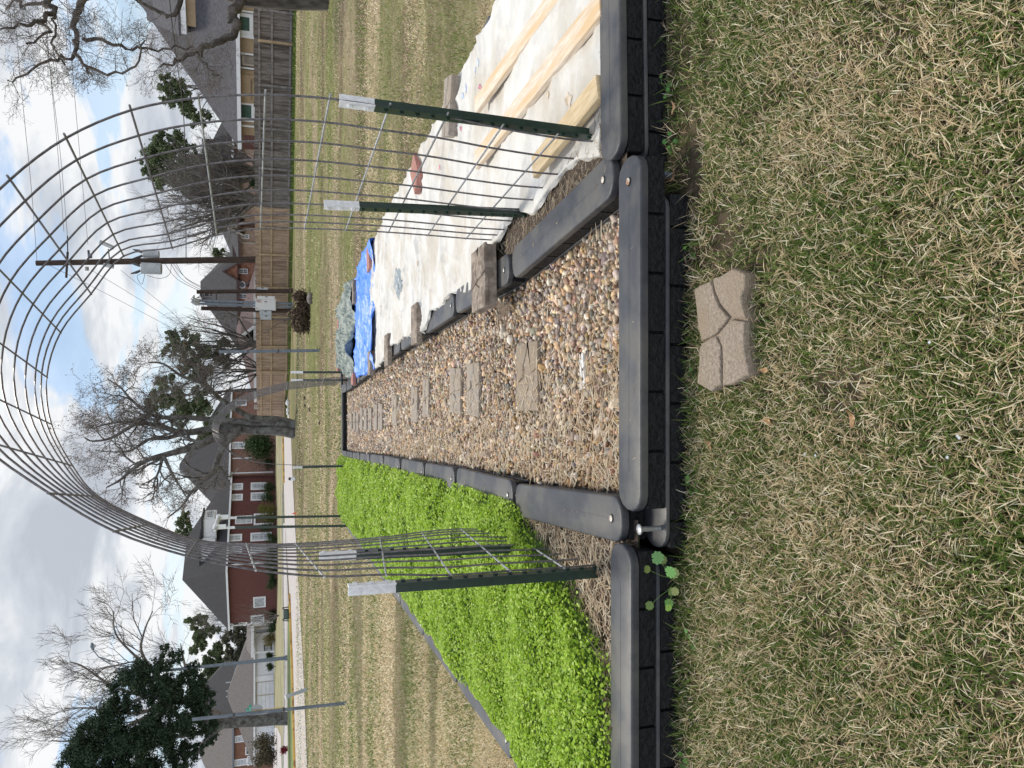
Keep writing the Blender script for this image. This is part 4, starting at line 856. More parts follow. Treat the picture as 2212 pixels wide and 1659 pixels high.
# ================================================================= TIMBER FENCES
def g_at(x, y, Y): p = atY(x, y, Y); return Vector((p.x, p.y, G(p.y)))
fpl = [(-70, 35.6), (89, 37.6), (494, 41.5), (804, 46.5), (858, 51.5), (905, 52.0)]
def fence_pt(y): Y = np.interp(y, [p[0] for p in fpl], [p[1] for p in fpl]); p = g_at(577, y, Y); return p
def fence(y0, y1, posts, pm, rm, label, toph=1.86, rails=(.22, 1.05, 1.62)):
    a = fence_pt(y0); th = thing('wooden_fence', a, label, 'fence')
    ysd = np.linspace(y0, y1, 60); pts = [fence_pt(y) for y in ysd]; tot = sum((q - p).length for p, q in zip(pts, pts[1:])); m_ = MB(); n = int(tot / .145); r_ = random.Random(3)
    line = resample(pts, n + 1); gaps = 0
    for p, q in zip(line, line[1:]):
        d = (q - p).normalized(); nn = Vector((d.y, -d.x, 0)) * r_.uniform(.008, .02); e = d * .004; h = toph + r_.uniform(-.02, .02)
        vs = [p + e - nn * .2, q - e - nn * .2, q - e + nn + Vector((0, .014, 0)), p + e + nn + Vector((0, .014, 0))]
        vs = [Vector((v.x, v.y, p.z + .03)) for v in vs] + [Vector((v.x, v.y, p.z + h)) for v in vs]
        m_.add(vs, [(3, 2, 1, 0), (4, 5, 6, 7), (0, 1, 5, 4), (1, 2, 6, 5), (2, 3, 7, 6), (3, 0, 4, 7)])
    m_.build('fence_boards', pm, th)
    yp = [y0] + list(posts) + [y1]
    for a_, b2 in zip(yp, yp[1:]):
        p, q = fence_pt(a_), fence_pt(b2)
        for h in rails:
            m_ = MB(); d = (q - p); L = d.length; dx = d.normalized(); nn = Vector((dx.y, -dx.x, 0)); nn = nn if nn.y < 0 else -nn; dz = Vector((0, 0, r_.uniform(-.02, .02)))
            c0 = p + nn * .045 + Vector((0, 0, h)); c1_ = q + nn * .045 + Vector((0, 0, h)) + dz
            m_.add([c0 - nn * .02 + Vector((0, 0, -.045)), c0 + nn * .02 + Vector((0, 0, -.045)), c0 + nn * .02 + Vector((0, 0, .045)), c0 - nn * .02 + Vector((0, 0, .045)),
                    c1_ - nn * .02 + Vector((0, 0, -.045)), c1_ + nn * .02 + Vector((0, 0, -.045)), c1_ + nn * .02 + Vector((0, 0, .045)), c1_ - nn * .02 + Vector((0, 0, .045))], [(0, 1, 2, 3), (7, 6, 5, 4), (0, 4, 5, 1), (1, 5, 6, 2), (2, 6, 7, 3), (3, 7, 4, 0)])
            m_.build('rail', rm, th)
    for k, y in enumerate(posts):
        p = fence_pt(y); m_ = MB(); m_.box((p.x, p.y - .115, p.z + .82), (.09, .09, 1.72)); m_.build('post', 'rail_tan' if (pm == 'fence_grey' and k == 1) else rm, th)
    return th
fence(-70, 448, [25, 92, 187, 280, 366], 'fence_grey', 'rail_grey', 'weathered grey timber fence, right-hand stretch before the grey-roofed house')
fence(449, 905, [493, 551, 622, 685, 749, 804, 858], 'fence_tan', 'rail_tan', 'newer tan timber fence behind the utility poles')

# ================================================================= HOUSES
class Facade:
    def __init__(s, A, Bp, root):
        s.A = Vector((A.x, A.y, 0)); s.B = Vector((Bp.x, Bp.y, 0)); s.d = (s.B - s.A).normalized(); s.n = Vector((s.d.y, -s.d.x, 0)); s.root = root
        if s.n.dot(-s.A) < 0: s.n = -s.n
    def hit(s, x, y):
        r_ = ray(x, y); o_ = Vector((0, 0, CH)); t_ = (s.A - o_).dot(s.n) / r_.dot(s.n); p = o_ + r_ * t_; return (p - s.A).dot(s.d), p.z
    def slab(s, m_, s0, s1, z0, z1, n0, n1):
        c = [(s0, n0), (s1, n0), (s1, n1), (s0, n1)]; vs = [s.A + s.d * a + s.n * b_ + Vector((0, 0, z)) for z in (z0, z1) for a, b_ in c]
        m_.add(vs, [(3, 2, 1, 0), (4, 5, 6, 7), (0, 1, 5, 4), (1, 2, 6, 5), (2, 3, 7, 6), (3, 0, 4, 7)])
    def rect(s, x0, x1, y0, y1):
        xm, ym = (x0 + x1) / 2, (y0 + y1) / 2; a, _ = s.hit(xm, y0); b_, _ = s.hit(xm, y1); _, z1 = s.hit(x0, ym); _, z0 = s.hit(x1, ym); return min(a, b_), max(a, b_), z0, z1
    def panel(s, x0, x1, y0, y1, m, name, n0=.0, n1=.06, label=None):
        a, b_, z0, z1 = s.rect(x0, x1, y0, y1); m_ = MB(); s.slab(m_, a, b_, z0, z1, n0, n1); return props(m_.build(name, m, s.root), label)
    def window(s, x0, x1, y0, y1, glass='glass', frame='trim', nv=1, nh=1, fw_=.11, label=None):
        a, b_, z0, z1 = s.rect(x0, x1, y0, y1); m_ = MB(); f = min(fw_, (b_ - a) * .18)
        s.slab(m_, a, a + f, z0, z1, .002, .09); s.slab(m_, b_ - f, b_, z0, z1, .002, .09); s.slab(m_, a + f, b_ - f, z1 - f, z1, .002, .088); s.slab(m_, a + f, b_ - f, z0, z0 + f, .002, .1)
        for k in range(1, nv + 1): c = a + (b_ - a) * k / (nv + 1); s.slab(m_, c - .018, c + .018, z0 + f, z1 - f, .03, .06)
        for k in range(1, nh + 1): c = z0 + (z1 - z0) * k / (nh + 1); s.slab(m_, a + f, b_ - f, c - .02, c + .02, .03, .064)
        w = m_.build('window', frame, s.root); w['_o'] = s.root['_o']; props(w, label)
        m_ = MB(); s.slab(m_, a + f * .8, b_ - f * .8, z0 + f * .8, z1 - f * .8, .004, .028); o = m_.build('pane', glass, w, origin=Vector(s.root['_o'])); return w
def footprint(A, Bp, W_, flip=1):
    A = Vector((A.x, A.y, 0)); Bp = Vector((Bp.x, Bp.y, 0)); d = (Bp - A).normalized(); n = Vector((-d.y, d.x, 0))
    if n.dot(A) < 0: n = -n
    return [A, Bp, Bp + n * W_, A + n * W_], d, n
def house_shell(root, A, Bp, W_, ze, rise, wall, roof, in0=None, in1=None, over=.45, base=None, trim='trim', gutter=True):
    """walls, a hip or gable roof (in0/in1 = hip run at either end, 0 = gable) and the eave boards"""
    fp_, d, n = footprint(A, Bp, W_); zb0 = min(G(p.y) for p in fp_) - .3 if base is None else base
    m_ = MB(); m_.add([(p.x, p.y, zb0) for p in fp_] + [(p.x, p.y, ze) for p in fp_], [(0, 1, 5, 4), (1, 2, 6, 5), (2, 3, 7, 6), (3, 0, 4, 7), (4, 5, 6, 7)])
    L = (fp_[1] - fp_[0]).length; i0 = W_ / 2 if in0 is None else in0; i1 = W_ / 2 if in1 is None else in1; zr = ze + rise
    c0 = fp_[0] + n * W_ / 2 + d * i0; c1_ = fp_[1] + n * W_ / 2 - d * i1
    for (i_, q, P0, P1) in ((i0, c0, 0, 3), (i1, c1_, 1, 2)):
        if i_ == 0: m_.add([(fp_[P0].x, fp_[P0].y, ze + .004), (fp_[P1].x, fp_[P1].y, ze + .004), (q.x, q.y, zr - .08)], [(0, 1, 2)])
    m_.build('wall', wall, root)
    o_ = over; sl_ = rise / (W_ / 2)
    E_ = [fp_[0] - d * o_ - n * o_, fp_[1] + d * o_ - n * o_, fp_[2] + d * o_ + n * o_, fp_[3] - d * o_ + n * o_]; ez = ze - o_ * sl_ * .35
    if i0 == 0: c0 = c0 - d * o_
    if i1 == 0: c1_ = c1_ + d * o_
    top = [(p.x, p.y, ez + .14) for p in E_] + [(c0.x, c0.y, zr + .1), (c1_.x, c1_.y, zr + .1)]; bot = [(p.x, p.y, ez) for p in E_]
    m_ = MB(); m_.add(top + bot, [(0, 1, 5, 4), (1, 2, 5), (2, 3, 4, 5), (3, 0, 4), (0, 6, 7, 1), (1, 7, 8, 2), (2, 8, 9, 3), (3, 9, 6, 0), (9, 8, 7, 6)]); rf = m_.build('roof', roof, root); rf['_o'] = root['_o']
    if gutter:
        m_ = MB()
        for k in range(4):
            p, q = E_[k], E_[(k + 1) % 4]; dd_ = (q - p).normalized(); nn = Vector((dd_.y, -dd_.x, 0)); cc = sum(E_, Vector()) / 4
            if nn.dot(p - cc) < 0: nn = -nn
            z0, z1 = ez - .04, ez + .16; a0, a1, b0, b1 = p + nn * .01, p + nn * .11, q + nn * .01, q + nn * .11
            m_.add([(v.x, v.y, z) for z in (z0, z1) for v in (a0, a1, b1, b0)], [(3, 2, 1, 0), (4, 5, 6, 7), (0, 1, 5, 4), (1, 2, 6, 5), (2, 3, 7, 6), (3, 0, 4, 7)])
        g_ = m_.build('gutter', trim, rf, origin=Vector(root['_o']))
    return rf
def downspout(F_, y, x0, x1, m='trim'):
    a, z1 = F_.hit(x0, y); _, z0 = F_.hit(x1, y); m_ = MB(); F_.slab(m_, a - .06, a + .06, z0, z1, .004, .12); m_.build('downspout', m, F_.root)
def vent(rf, p, root, s_=.14, h=.55): m_ = MB(); m_.cyl(p - Vector((0, 0, .35)), p + Vector((0, 0, h)), s_, 8); m_.build('vent_pipe', 'galv', rf, origin=Vector(root['_o']))

# --- A: grey-roofed house behind the fence on the right
A = g_at(540, 292, 46.5); Bp = g_at(540, -90, 42.2); rt_ = thing('house', A, 'grey-roofed single-storey house with tan siding and green shades, far right', 'house')
ze = atY(507, 150, 44.7).z - .1
house_shell(rt_, A, Bp, 16, ze, 6.3, 'siding', 'roof_grey', in0=6.5, in1=3, over=.6)
F_ = Facade(A, Bp, rt_)
for (x0, x1, y0, y1) in ((512, 544, 32, 70), (515, 548, 222, 258)):
    w = F_.window(x0 - 3, x1 + 3, y0 - 4, y1 + 4, 'shutter_green', 'trim', 0, 0, .3)
    a, b_, z0, z1 = F_.rect(x0, x1, y0, y1); m_ = MB()
    for k in range(14): c = a + (b_ - a) * (k + .5) / 14; F_.slab(m_, c - .012, c + .03, z0 + .45, z1 - .05, .029, .045)
    m_.build('roller_slats', 'shutter_green', w, origin=Vector(rt_['_o']))
F_.panel(513, 549, 161, 222, 'siding', 'alcove_surround', .002, .10)
F_.window(522, 545.5, 164, 219, 'glass', 'siding', 0, 0, .1)
F_.panel(511, 549, 118.5, 150, 'door_brown', 'porch_recess', .003, .03); F_.panel(523, 549, 120, 142, 'trim_tan', 'door_frame', .03, .07); F_.panel(528, 549, 121, 138, 'door_grey', 'door', .07, .10)
for y in (115.5, 146, 271, 79.5, 24, 76): F_.panel(510, 549, y - 1.8, y + 1.8, 'trim', 'corner_board', .0, .16)
dA = atY(400, 30, 49); dm = MB()         # gabled dormer sunk into the roof slope
F2 = Facade(atY(400, 62, 46.2), atY(400, -60, 44.8), rt_)
a, b_, z0, z1 = F2.rect(402, 470, -30, 60); m_ = MB(); F2.slab(m_, a, b_, z0 - 1, z1, -3.5, 0); dmo = m_.build('dormer', 'siding', rt_); dmo['_o'] = rt_['_o']
m_ = MB(); F2.slab(m_, a - .4, b_ + .4, z1 + .003, z1 + .28, -3.6, .35); m_.build('fascia', 'trim', dmo, origin=Vector(rt_['_o']))
m_ = MB(); q0 = F2.A + F2.d * (a - .5) + F2.n * .4; q1_ = F2.A + F2.d * (b_ + .5) + F2.n * .4; q2_ = q1_ - F2.n * 5; q3_ = q0 - F2.n * 5
m_.add([(p.x, p.y, z1 + .29 + k) for p, k in ((q0, 0), (q1_, 0), (q2_, 2.2), (q3_, 2.2))] + [(p.x, p.y, z1 + .4 + k) for p, k in ((q0, 0), (q1_, 0), (q2_, 2.2), (q3_, 2.2))], [(0, 1, 2, 3), (7, 6, 5, 4), (0, 4, 5, 1), (1, 5, 6, 2), (2, 6, 7, 3), (3, 7, 4, 0)]); m_.build('dormer_roof', 'roof_grey', dmo, origin=Vector(rt_['_o']))

# --- E: dark red two-storey house, corner towards us
A = g_at(599, 1224.6, 88); Bp = g_at(592, 1026, 100); rt_ = thing('house', A, 'dark red painted-brick two-storey house with white windows beyond the street', 'house')
rf = house_shell(rt_, A, Bp, 9.0, 5.5, 4.7, 'brick_dark_red', 'roof_dark', in0=3.0, in1=5.5, over=.5)
F_ = Facade(A, Bp, rt_)
for (x0, x1, y0, y1, nv, nh, g_) in ((501, 525, 1045, 1059, 1, 3, 'glass_pale'), (499, 524.5, 1068, 1082, 1, 3, 'glass_pale'), (541.5, 576, 1043, 1058.5, 2, 4, 'glass_pale'), (541.5, 575, 1064.5, 1081.5, 2, 4, 'glass_pale'), (491, 523, 1155, 1170, 1, 1, 'glass_pale'), (490, 523, 1181, 1196, 1, 1, 'glass_pale'), (541, 587, 1151, 1169, 2, 4, 'glass_pale'), (541, 582, 1179, 1195, 2, 4, 'glass_pale')): F_.window(x0, x1, y0, y1, g_, 'trim', nv, nh, .2)
F_.panel(548, 590, 1110, 1134, 'trim', 'door_surround', .0, .12); F_.panel(552, 590, 1114, 1131, 'door_brown', 'door', .12, .16); F_.window(508, 545, 1115, 1132, 'glass_pale', 'trim', 2, 2, .12)
downspout(F_, 1222, 490, 575)
fpE, d, n = footprint(A, Bp, 9.0); F_ = Facade(fpE[3], fpE[0], rt_)
F_.window(547, 574, 1288.5, 1311, 'glass_pale', 'trim', 0, 0, .16); F_.window(541.5, 571, 1328, 1344.5, 'glass_pale', 'trim', 2, 4, .16); downspout(F_, 1351, 492, 590)
for (x, y, Y) in ((421, 1253, 93), (436, 1275, 94), (470, 1298, 92), (472, 1314, 93)): vent(rf, atY(x, y, Y), rt_, .10, .35)
for (y0, y1, x0, x1, wy) in ((1102, 1123, 441, 468, (1105, 1120)), (1147, 1166, 436, 466, (1149, 1164))):
    Fd = Facade(atY(470, y1, 91.5), atY(470, y0, 94), rt_); a, b_, z0, z1 = Fd.rect(x0, x1, y0, y1); m_ = MB(); Fd.slab(m_, a, b_, z0, z1, -3.5, 0); dmo = m_.build('dormer', 'wall_white', rt_); dmo['_o'] = rt_['_o']
    m_ = MB(); Fd.slab(m_, a - .25, b_ + .25, z1 + .003, z1 + .2, -4.6, .25); m_.build('dormer_roof', 'roof_dark', dmo, origin=Vector(rt_['_o']))
    Fd.window(x0 + 3, x1 - 4, wy[0], wy[1], 'glass', 'trim', 2, 3, .14)

# --- D: mid-red brick wing to its right
A = g_at(592, 1024, 99.5); Bp = g_at(592, 842, 106); rt_ = thing('house', A, 'tan-red brick two-storey house behind the forked bare tree', 'house')
house_shell(rt_, A, Bp, 14, atY(499, 940, 108).z - .1, 6.3, 'brick_mid', 'roof_dark', in0=4.5, in1=7, over=.5); F_ = Facade(A, Bp, rt_)
F_.window(501, 530, 955, 970, 'glass_pale', 'trim', 1, 1, .2); F_.window(508, 533, 864, 877, 'glass', 'trim', 0, 1, .22); F_.window(549, 572, 856, 866, 'glass_pale', 'trim_tan', 1, 1, .12); F_.window(549, 572, 875, 885, 'glass_pale', 'trim_tan', 1, 1, .12)
downspout(F_, 991, 502, 545); downspout(F_, 1023, 500, 590)
Fd = Facade(atY(460, 972, 110), atY(460, 940, 110.5), rt_); a, b_, z0, z1 = Fd.rect(457, 480, 945, 972); m_ = MB(); m_.add([Fd.A + Fd.d * s_ + Fd.n * k + Vector((0, 0, z)) for k in (0, -3) for s_, z in ((a, z0), (b_, z0), (b_, z1), (a, z0 + .3))], [(0, 1, 2, 3), (7, 6, 5, 4), (0, 4, 5, 1), (1, 5, 6, 2), (2, 6, 7, 3), (3, 7, 4, 0)]); m_.build('dormer', 'wall_white', rt_)

# --- C: red brick house with a dark roof, behind the tan fence
A = g_at(592, 742, 74); Bp = g_at(592, 560, 72); rt_ = thing('house', A, 'red brick house with steep dark roof behind the utility poles', 'house')
rf = house_shell(rt_, A, Bp, 11, atY(513.5, 650, 73).z, 3.4, 'brick_orange', 'roof_dark', in0=3.2, in1=3.0, over=.35, trim='roof_brown'); F_ = Facade(A, Bp, rt_)
F_.window(515, 535, 634, 645, 'glass', 'trim', 1, 1, .1); F_.window(516, 535.5, 580, 591.5, 'glass', 'trim', 1, 1, .1); F_.window(550.5, 556, 581, 592, 'glass', 'trim', 1, 0, .1); F_.window(550, 556, 635, 645, 'glass', 'trim', 1, 0, .1)
m_ = MB(); a, z = F_.hit(523, 615); m_.tube([F_.A + F_.d * a + Vector((0, 0, z)) + F_.n * .0, F_.A + F_.d * a + Vector((0, 0, z)) + F_.n * .08], [.34, .34], 14); m_.v = [v + Vector((0, 0, 0)) for v in m_.v]; m_.build('oval_window', 'trim', rt_)
m_ = MB(); m_.tube([F_.A + F_.d * a + Vector((0, 0, z)) + F_.n * .081, F_.A + F_.d * a + Vector((0, 0, z)) + F_.n * .10], [.22, .22], 14); m_.build('oval_pane', 'glass', rt_)
def gable(root, F0, x0, xb, y0, y1, depth, wall, roof, apex=None, trim='trim', brd=.16, over=.2, n0=.02):
    """small gabled projection on a facade: apex at x0, eaves at xb"""
    a, b_, zb_, zt_ = F0.rect(x0, xb, y0, y1); mid_ = (a + b_) / 2; P3 = lambda s_, k, z: F0.A + F0.d * s_ + F0.n * k + Vector((0, 0, z))
    m_ = MB(); vs = [P3(s_, k, z) for k in (depth, -2.5) for s_, z in ((a, zb_), (b_, zb_), (mid_, zt_))]; m_.add(vs, [(0, 1, 2), (5, 4, 3), (0, 3, 4, 1)]); m_.build('gable', wall, root)
    g_ = MB()
    for sgn, e in ((-1, a), (1, b_)):
        ee = e + sgn * over; ez_ = zb_ - over * (zt_ - zb_) / (mid_ - a)
        vs = [P3(ee, depth + .25, ez_), P3(mid_, depth + .25, zt_), P3(mid_, -2.7, zt_), P3(ee, -2.7, ez_)]; g_.add([v + Vector((0, 0, .02)) for v in vs] + [v + Vector((0, 0, .16)) for v in vs], [(0, 1, 2, 3), (7, 6, 5, 4), (0, 4, 5, 1), (1, 5, 6, 2), (2, 6, 7, 3), (3, 7, 4, 0)])
    gr_ = g_.build('gable_roof', roof, root); gr_['_o'] = root['_o']; t_ = MB()
    for sgn, e in ((-1, a), (1, b_)):
        ee = e + sgn * over; ez_ = zb_ - over * (zt_ - zb_) / (mid_ - a)
        vs = [P3(ee, depth + .26, ez_ + .17), P3(mid_, depth + .26, zt_ + .17), P3(mid_, depth + .26, zt_ - brd), P3(ee, depth + .26, ez_ - brd)]; t_.add(vs + [v + F0.n * .06 for v in vs], [(0, 1, 2, 3), (7, 6, 5, 4), (0, 4, 5, 1), (1, 5, 6, 2), (2, 6, 7, 3), (3, 7, 4, 0)])
    t_.build('barge_board', trim, gr_, origin=Vector(root['_o']))
gable(rt_, F_, 484, 513, 568, 601, .5, 'brick_orange', 'roof_dark', trim='roof_brown', brd=.06)
F_.window(508.5, 515, 581.5, 588.5, 'glass', 'trim', 0, 0, .1)
gable(rt_, F_, 534, 550, 601, 622, 1.2, 'roof_brown', 'roof_brown', trim='roof_brown', brd=.03)
# lower brown-roofed house in front
A = g_at(592, 856, 68); Bp = g_at(592, 668, 64); rt_ = thing('house', A, 'single-storey house with brown hipped roof and white gabled vent behind the tan fence', 'house')
house_shell(rt_, A, Bp, 8, atY(551.5, 760, 66).z - .0, 1.45, 'brick_orange', 'roof_brown', in0=3.6, in1=3.6, over=.3); F_ = Facade(A, Bp, rt_)
gable(rt_, F_, 525, 545, 702, 732, .35, 'dark', 'roof_brown', brd=.14, over=.25)

# --- B: pinkish brick house
A = g_at(592, 560, 64); Bp = g_at(592, 432, 61); rt_ = thing('house', A, 'pinkish brick house with a narrow white-trimmed gable, left of the broad bare tree', 'house')
house_shell(rt_, A, Bp, 10, atY(517, 500, 62).z, 1.75, 'brick_pink', 'roof_dark', in0=2.6, in1=3, over=.3, trim='roof_brown'); F_ = Facade(A, Bp, rt_)
F_.window(520, 538, 462, 470, 'glass', 'trim_tan', 0, 1, .1); F_.window(520, 538.5, 504.5, 514.5, 'glass', 'trim', 1, 1, .1)
F_.panel(513, 556, 481, 491, 'door_brown', 'recess', .0, .05); gable(rt_, F_, 496, 517, 477, 495, .3, 'trim_tan', 'roof_taupe', trim='trim_tan', brd=.1)
downspout(F_, 522.5, 519, 555, 'trim_tan')
A = g_at(592, 552, 69); Bp = g_at(592, 505, 68); r2_ = thing('house', A, 'dark pitched roof and side wall rising behind the pinkish brick house', 'house')
house_shell(r2_, A, Bp, 10, atY(505, 530, 68).z, 1.95, 'brick_pink', 'roof_dark', in0=2.4, in1=2.4, over=.3, trim='roof_brown')
# --- dark brick house between them and the grey roof
A = g_at(592, 446, 72); Bp = g_at(592, 366, 69); rt_ = thing('house', A, 'dark brick house with white downspout seen through the broad bare tree', 'house')
house_shell(rt_, A, Bp, 10, atY(503, 410, 70).z, 2.6, 'brick_dark_red', 'roof_dark', in0=3, in1=3, over=.3); F_ = Facade(A, Bp, rt_)
F_.window(521, 538, 419.5, 427, 'glass', 'trim', 1, 1, .12); F_.window(526, 539, 383, 390, 'glass', 'trim', 1, 1, .12); downspout(F_, 418, 512, 556); F_.panel(524, 556, 394, 410, 'dark', 'garage_opening', .002, .06)

# --- F: white garage house on the left
A = g_at(591, 1640, 104); Bp = g_at(591, 1348, 106); rt_ = thing('house', A, 'low white-walled house with double garage doors and taupe roof', 'house')
ze = atY(548, 1450, 105).z - .05
house_shell(rt_, A, Bp, 9, ze, 3.3, 'wall_white', 'roof_taupe', in0=7, in1=9, over=.4); F_ = Facade(A, Bp, rt_)
for (y0, y1) in ((1473, 1499), (1502, 1546)):
    F_.panel(553, 592, y0 - 1.5, y1 + 1.5, 'trim_tan', 'garage_surround', .0, .05); g_ = F_.panel(555.5, 592, y0, y1, 'wall_white', 'garage_door', .05, .09)
    a, b_, z0, z1 = F_.rect(555.5, 592, y0, y1); m_ = MB()
    for k in range(1, 4): c = z0 + (z1 - z0) * k / 4; F_.slab(m_, a, b_, c - .02, c + .02, .0895, .097)
    m_.build('door_seam', 'trim_tan', g_, origin=Vector(rt_['_o']))
F_.panel(550, 591, 1459, 1471, 'trim', 'white_bay', .0, .12)
F_.window(570, 587, 1392, 1408, 'glass_pale', 'dark', 1, 0, .12); F_.panel(549, 590, 1366, 1371, 'trim', 'porch_post', .3, .5); F_.panel(549, 590, 1355, 1357.5, 'trim', 'porch_post', .3, .5); F_.panel(553, 590, 1358, 1365.5, 'glass', 'porch_glazing', .0, .06)
A = g_at(591, 1412, 100.5); Bp = g_at(591, 1349, 101); r2_ = thing('porch_roof', A + Vector((0, 0, 0)), 'narrow taupe porch roof with white edge beside the dark red house', 'porch')
fp_, d, n = footprint(A, Bp, 4.5); z0 = atY(546, 1385, 100.7).z; z1 = atY(531, 1385, 100.7).z; m_ = MB()
m_.add([(p.x, p.y, z0) for p in fp_] + [(fp_[0].x, fp_[0].y, z0 + .15), (fp_[1].x, fp_[1].y, z0 + .15), (fp_[2].x, fp_[2].y, z1), (fp_[3].x, fp_[3].y, z1)], [(3, 2, 1, 0), (4, 5, 6, 7), (0, 1, 5, 4), (1, 2, 6, 5), (2, 3, 7, 6), (3, 0, 4, 7)]); m_.build('roof', 'roof_taupe', r2_)
m_ = MB(); Fq = Facade(A, Bp, r2_); Fq.slab(m_, -.2, (Bp - A).length + .1, z0 - .12, z0 + .2, .01, .15); m_.build('gutter', 'trim', r2_)
for s_ in (.3, 3.6):
    m_ = MB(); p = fp_[0] + d * s_ + n * .2; m_.box((p.x, p.y, (z0 + G(p.y)) / 2), (.16, .16, z0 - G(p.y) - .01)); m_.build('post', 'trim', r2_)

# --- G: brown brick two-storey house behind it
A = g_at(591, 1660, 122); Bp = g_at(591, 1410, 126); rt_ = thing('house', A, 'brown brick two-storey house with slate-dark roof behind the white garages', 'house')
ze = atY(505, 1500, 123).z
rf = house_shell(rt_, A, Bp, 15, ze, 5.8, 'brick_brown', 'roof_dark', in0=7, in1=5.5, over=.5, trim='galv_pole'); F_ = Facade(A, Bp, rt_)
for y in (1474, 1492, 1504): vent(rf, atY(494, y, 121.9), rt_, .12, .4)
downspout(F_, 1417, 508, 545, 'wall_white')
# --- H: left brick house
A = g_at(592, 1760, 116); Bp = g_at(592, 1566, 117); rt_ = thing('house', A, 'left-hand brick two-storey house behind the evergreen trunk', 'house')
house_shell(rt_, A, Bp, 16, atY(503, 1610, 116.5).z, 5.0, 'brick_brown', 'roof_taupe', in0=7, in1=4.2, over=.5, trim='galv_pole'); F_ = Facade(A, Bp, rt_)
for (x0, x1, y0, y1) in ((533, 560, 1579, 1602), (534, 560, 1631, 1652), (507, 534, 1588, 1603), (506, 534, 1639, 1654)): F_.window(x0, x1, y0, y1, 'glass_pale', 'trim', 2, 3, .15)
F_.panel(534, 590, 1610, 1632, 'door_brown', 'entry_recess', .0, .05); F_.window(530, 560, 1611, 1629, 'glass', 'trim', 1, 1, .14); downspout(F_, 1570, 508, 560, 'trim'); F_.panel(534, 590, 1571, 1577, 'dark', 'side_gate', .0, .15)

# ================================================================= TREES
def bough(m_, P_, r0, r1, sides=6):
    n = len(P_); m_.tube(P_, [r0 + (r1 - r0) * (k / (n - 1)) ** .8 for k in range(n)], sides)
class Tree:
    def __init__(s, seed): s.r = random.Random(seed); s.big = MB(); s.tw = MB(); s.ends = []
    def limb(s, P_, r0, r1, wob=.0, sides=7):
        Q = catmull([Vector(p) for p in P_], 4); 
        if wob: Q = [q + Vector((s.r.gauss(0, wob), s.r.gauss(0, wob), s.r.gauss(0, wob))) if 0 < i < len(Q) - 1 else q for i, q in enumerate(Q)]
        bough(s.big, Q, r0, r1, sides); return Q, r0, r1
    def sprout(s, L, per, length, rad, depth, up=.25, spread=1., start=.25, minr=.004, curl=.22, out=None):
        Q, r0, r1 = L; n = len(Q); tot = sum((b_ - a).length for a, b_ in zip(Q, Q[1:])); cnt = max(2, int(tot * per))
        for k in range(cnt):
            f = start + (1 - start) * (k + s.r.random()) / cnt; i = min(n - 2, int(f * (n - 1))); p = Q[i].lerp(Q[i + 1], f * (n - 1) - i); d = (Q[i + 1] - Q[i]).normalized()
            v = Vector((s.r.gauss(0, 1), s.r.gauss(0, 1), s.r.gauss(0, 1))); v = (v - d * v.dot(d)).normalized(); g = (d * .55 + v * spread + Vector((0, 0, up))).normalized()
            rr_ = max(minr, (r0 + (r1 - r0) * f) * s.r.uniform(.35, .6)) if rad is None else rad; LL = length * s.r.uniform(.6, 1.2) * (1.15 - .45 * f)
            s.grow(p, g, LL, rr_, depth, up, spread, minr, curl)
    def grow(s, p, d, L, r_, depth, up, spread, minr, curl):
        n = 5 if depth > 0 else 3; pts = [p.copy()]; dd = d.copy(); q = p.copy()
        for k in range(n):
            dd = (dd + Vector((s.r.gauss(0, curl), s.r.gauss(0, curl), s.r.gauss(0, curl) + up * .12))).normalized(); q = q + dd * (L / n); pts.append(q.copy())
        m_ = s.big if r_ > .03 else s.tw; m_.tube(pts, [max(minr * .6, r_ * (1 - .75 * k / n)) for k in range(n + 1)], 5 if r_ > .03 else 3, cap=False)
        if depth > 0:
            c = s.r.choice((3, 4, 4, 5))
            for k in range(c):
                i = 1 + int((n - 1) * (k + s.r.random()) / c); v = Vector((s.r.gauss(0, 1), s.r.gauss(0, 1), s.r.gauss(0, 1))); dl = (pts[min(n, i + 1)] - pts[i - 1]).normalized(); v = (v - dl * v.dot(dl)).normalized()
                s.grow(pts[i], (dl * .8 + v * spread * .9 + Vector((0, 0, up * .5))).normalized(), L * s.r.uniform(.45, .72), max(minr, r_ * .55), depth - 1, up, spread, minr, curl)
        else: s.ends.append(pts[-1])
    def finish(s, loc, label, cat='tree', group=None, m='bark', name='bare_tree', buds=0, mt=None):
        th = thing(name, loc, label, cat, group); s.big.build('trunk', m, th, smooth=60)
        if s.tw.v: s.tw.build('twigs', mt or m, th)
        if buds and s.ends:
            e = np.array([v[:] for v in s.ends]); e = e[np.random.default_rng(3).random(len(e)) < buds]; r_ = np.random.default_rng(4); K = 3; bs = .010 if label.startswith('near') else .026
            e = np.repeat(e, 3, 0) + r_.normal(0, bs * 1.8, (len(e) * 3, 3)); P_ = e[:, None, :] + r_.normal(0, bs, (len(e), 3, 3)); F = np.arange(len(e) * 3).reshape(-1, 3)
            npmesh('buds', P_.reshape(-1, 3), F, 'foliage', np.tile(np.array([[.20, .16, .14]]), (len(P_) * 3, 1)), parent=th)
        return th
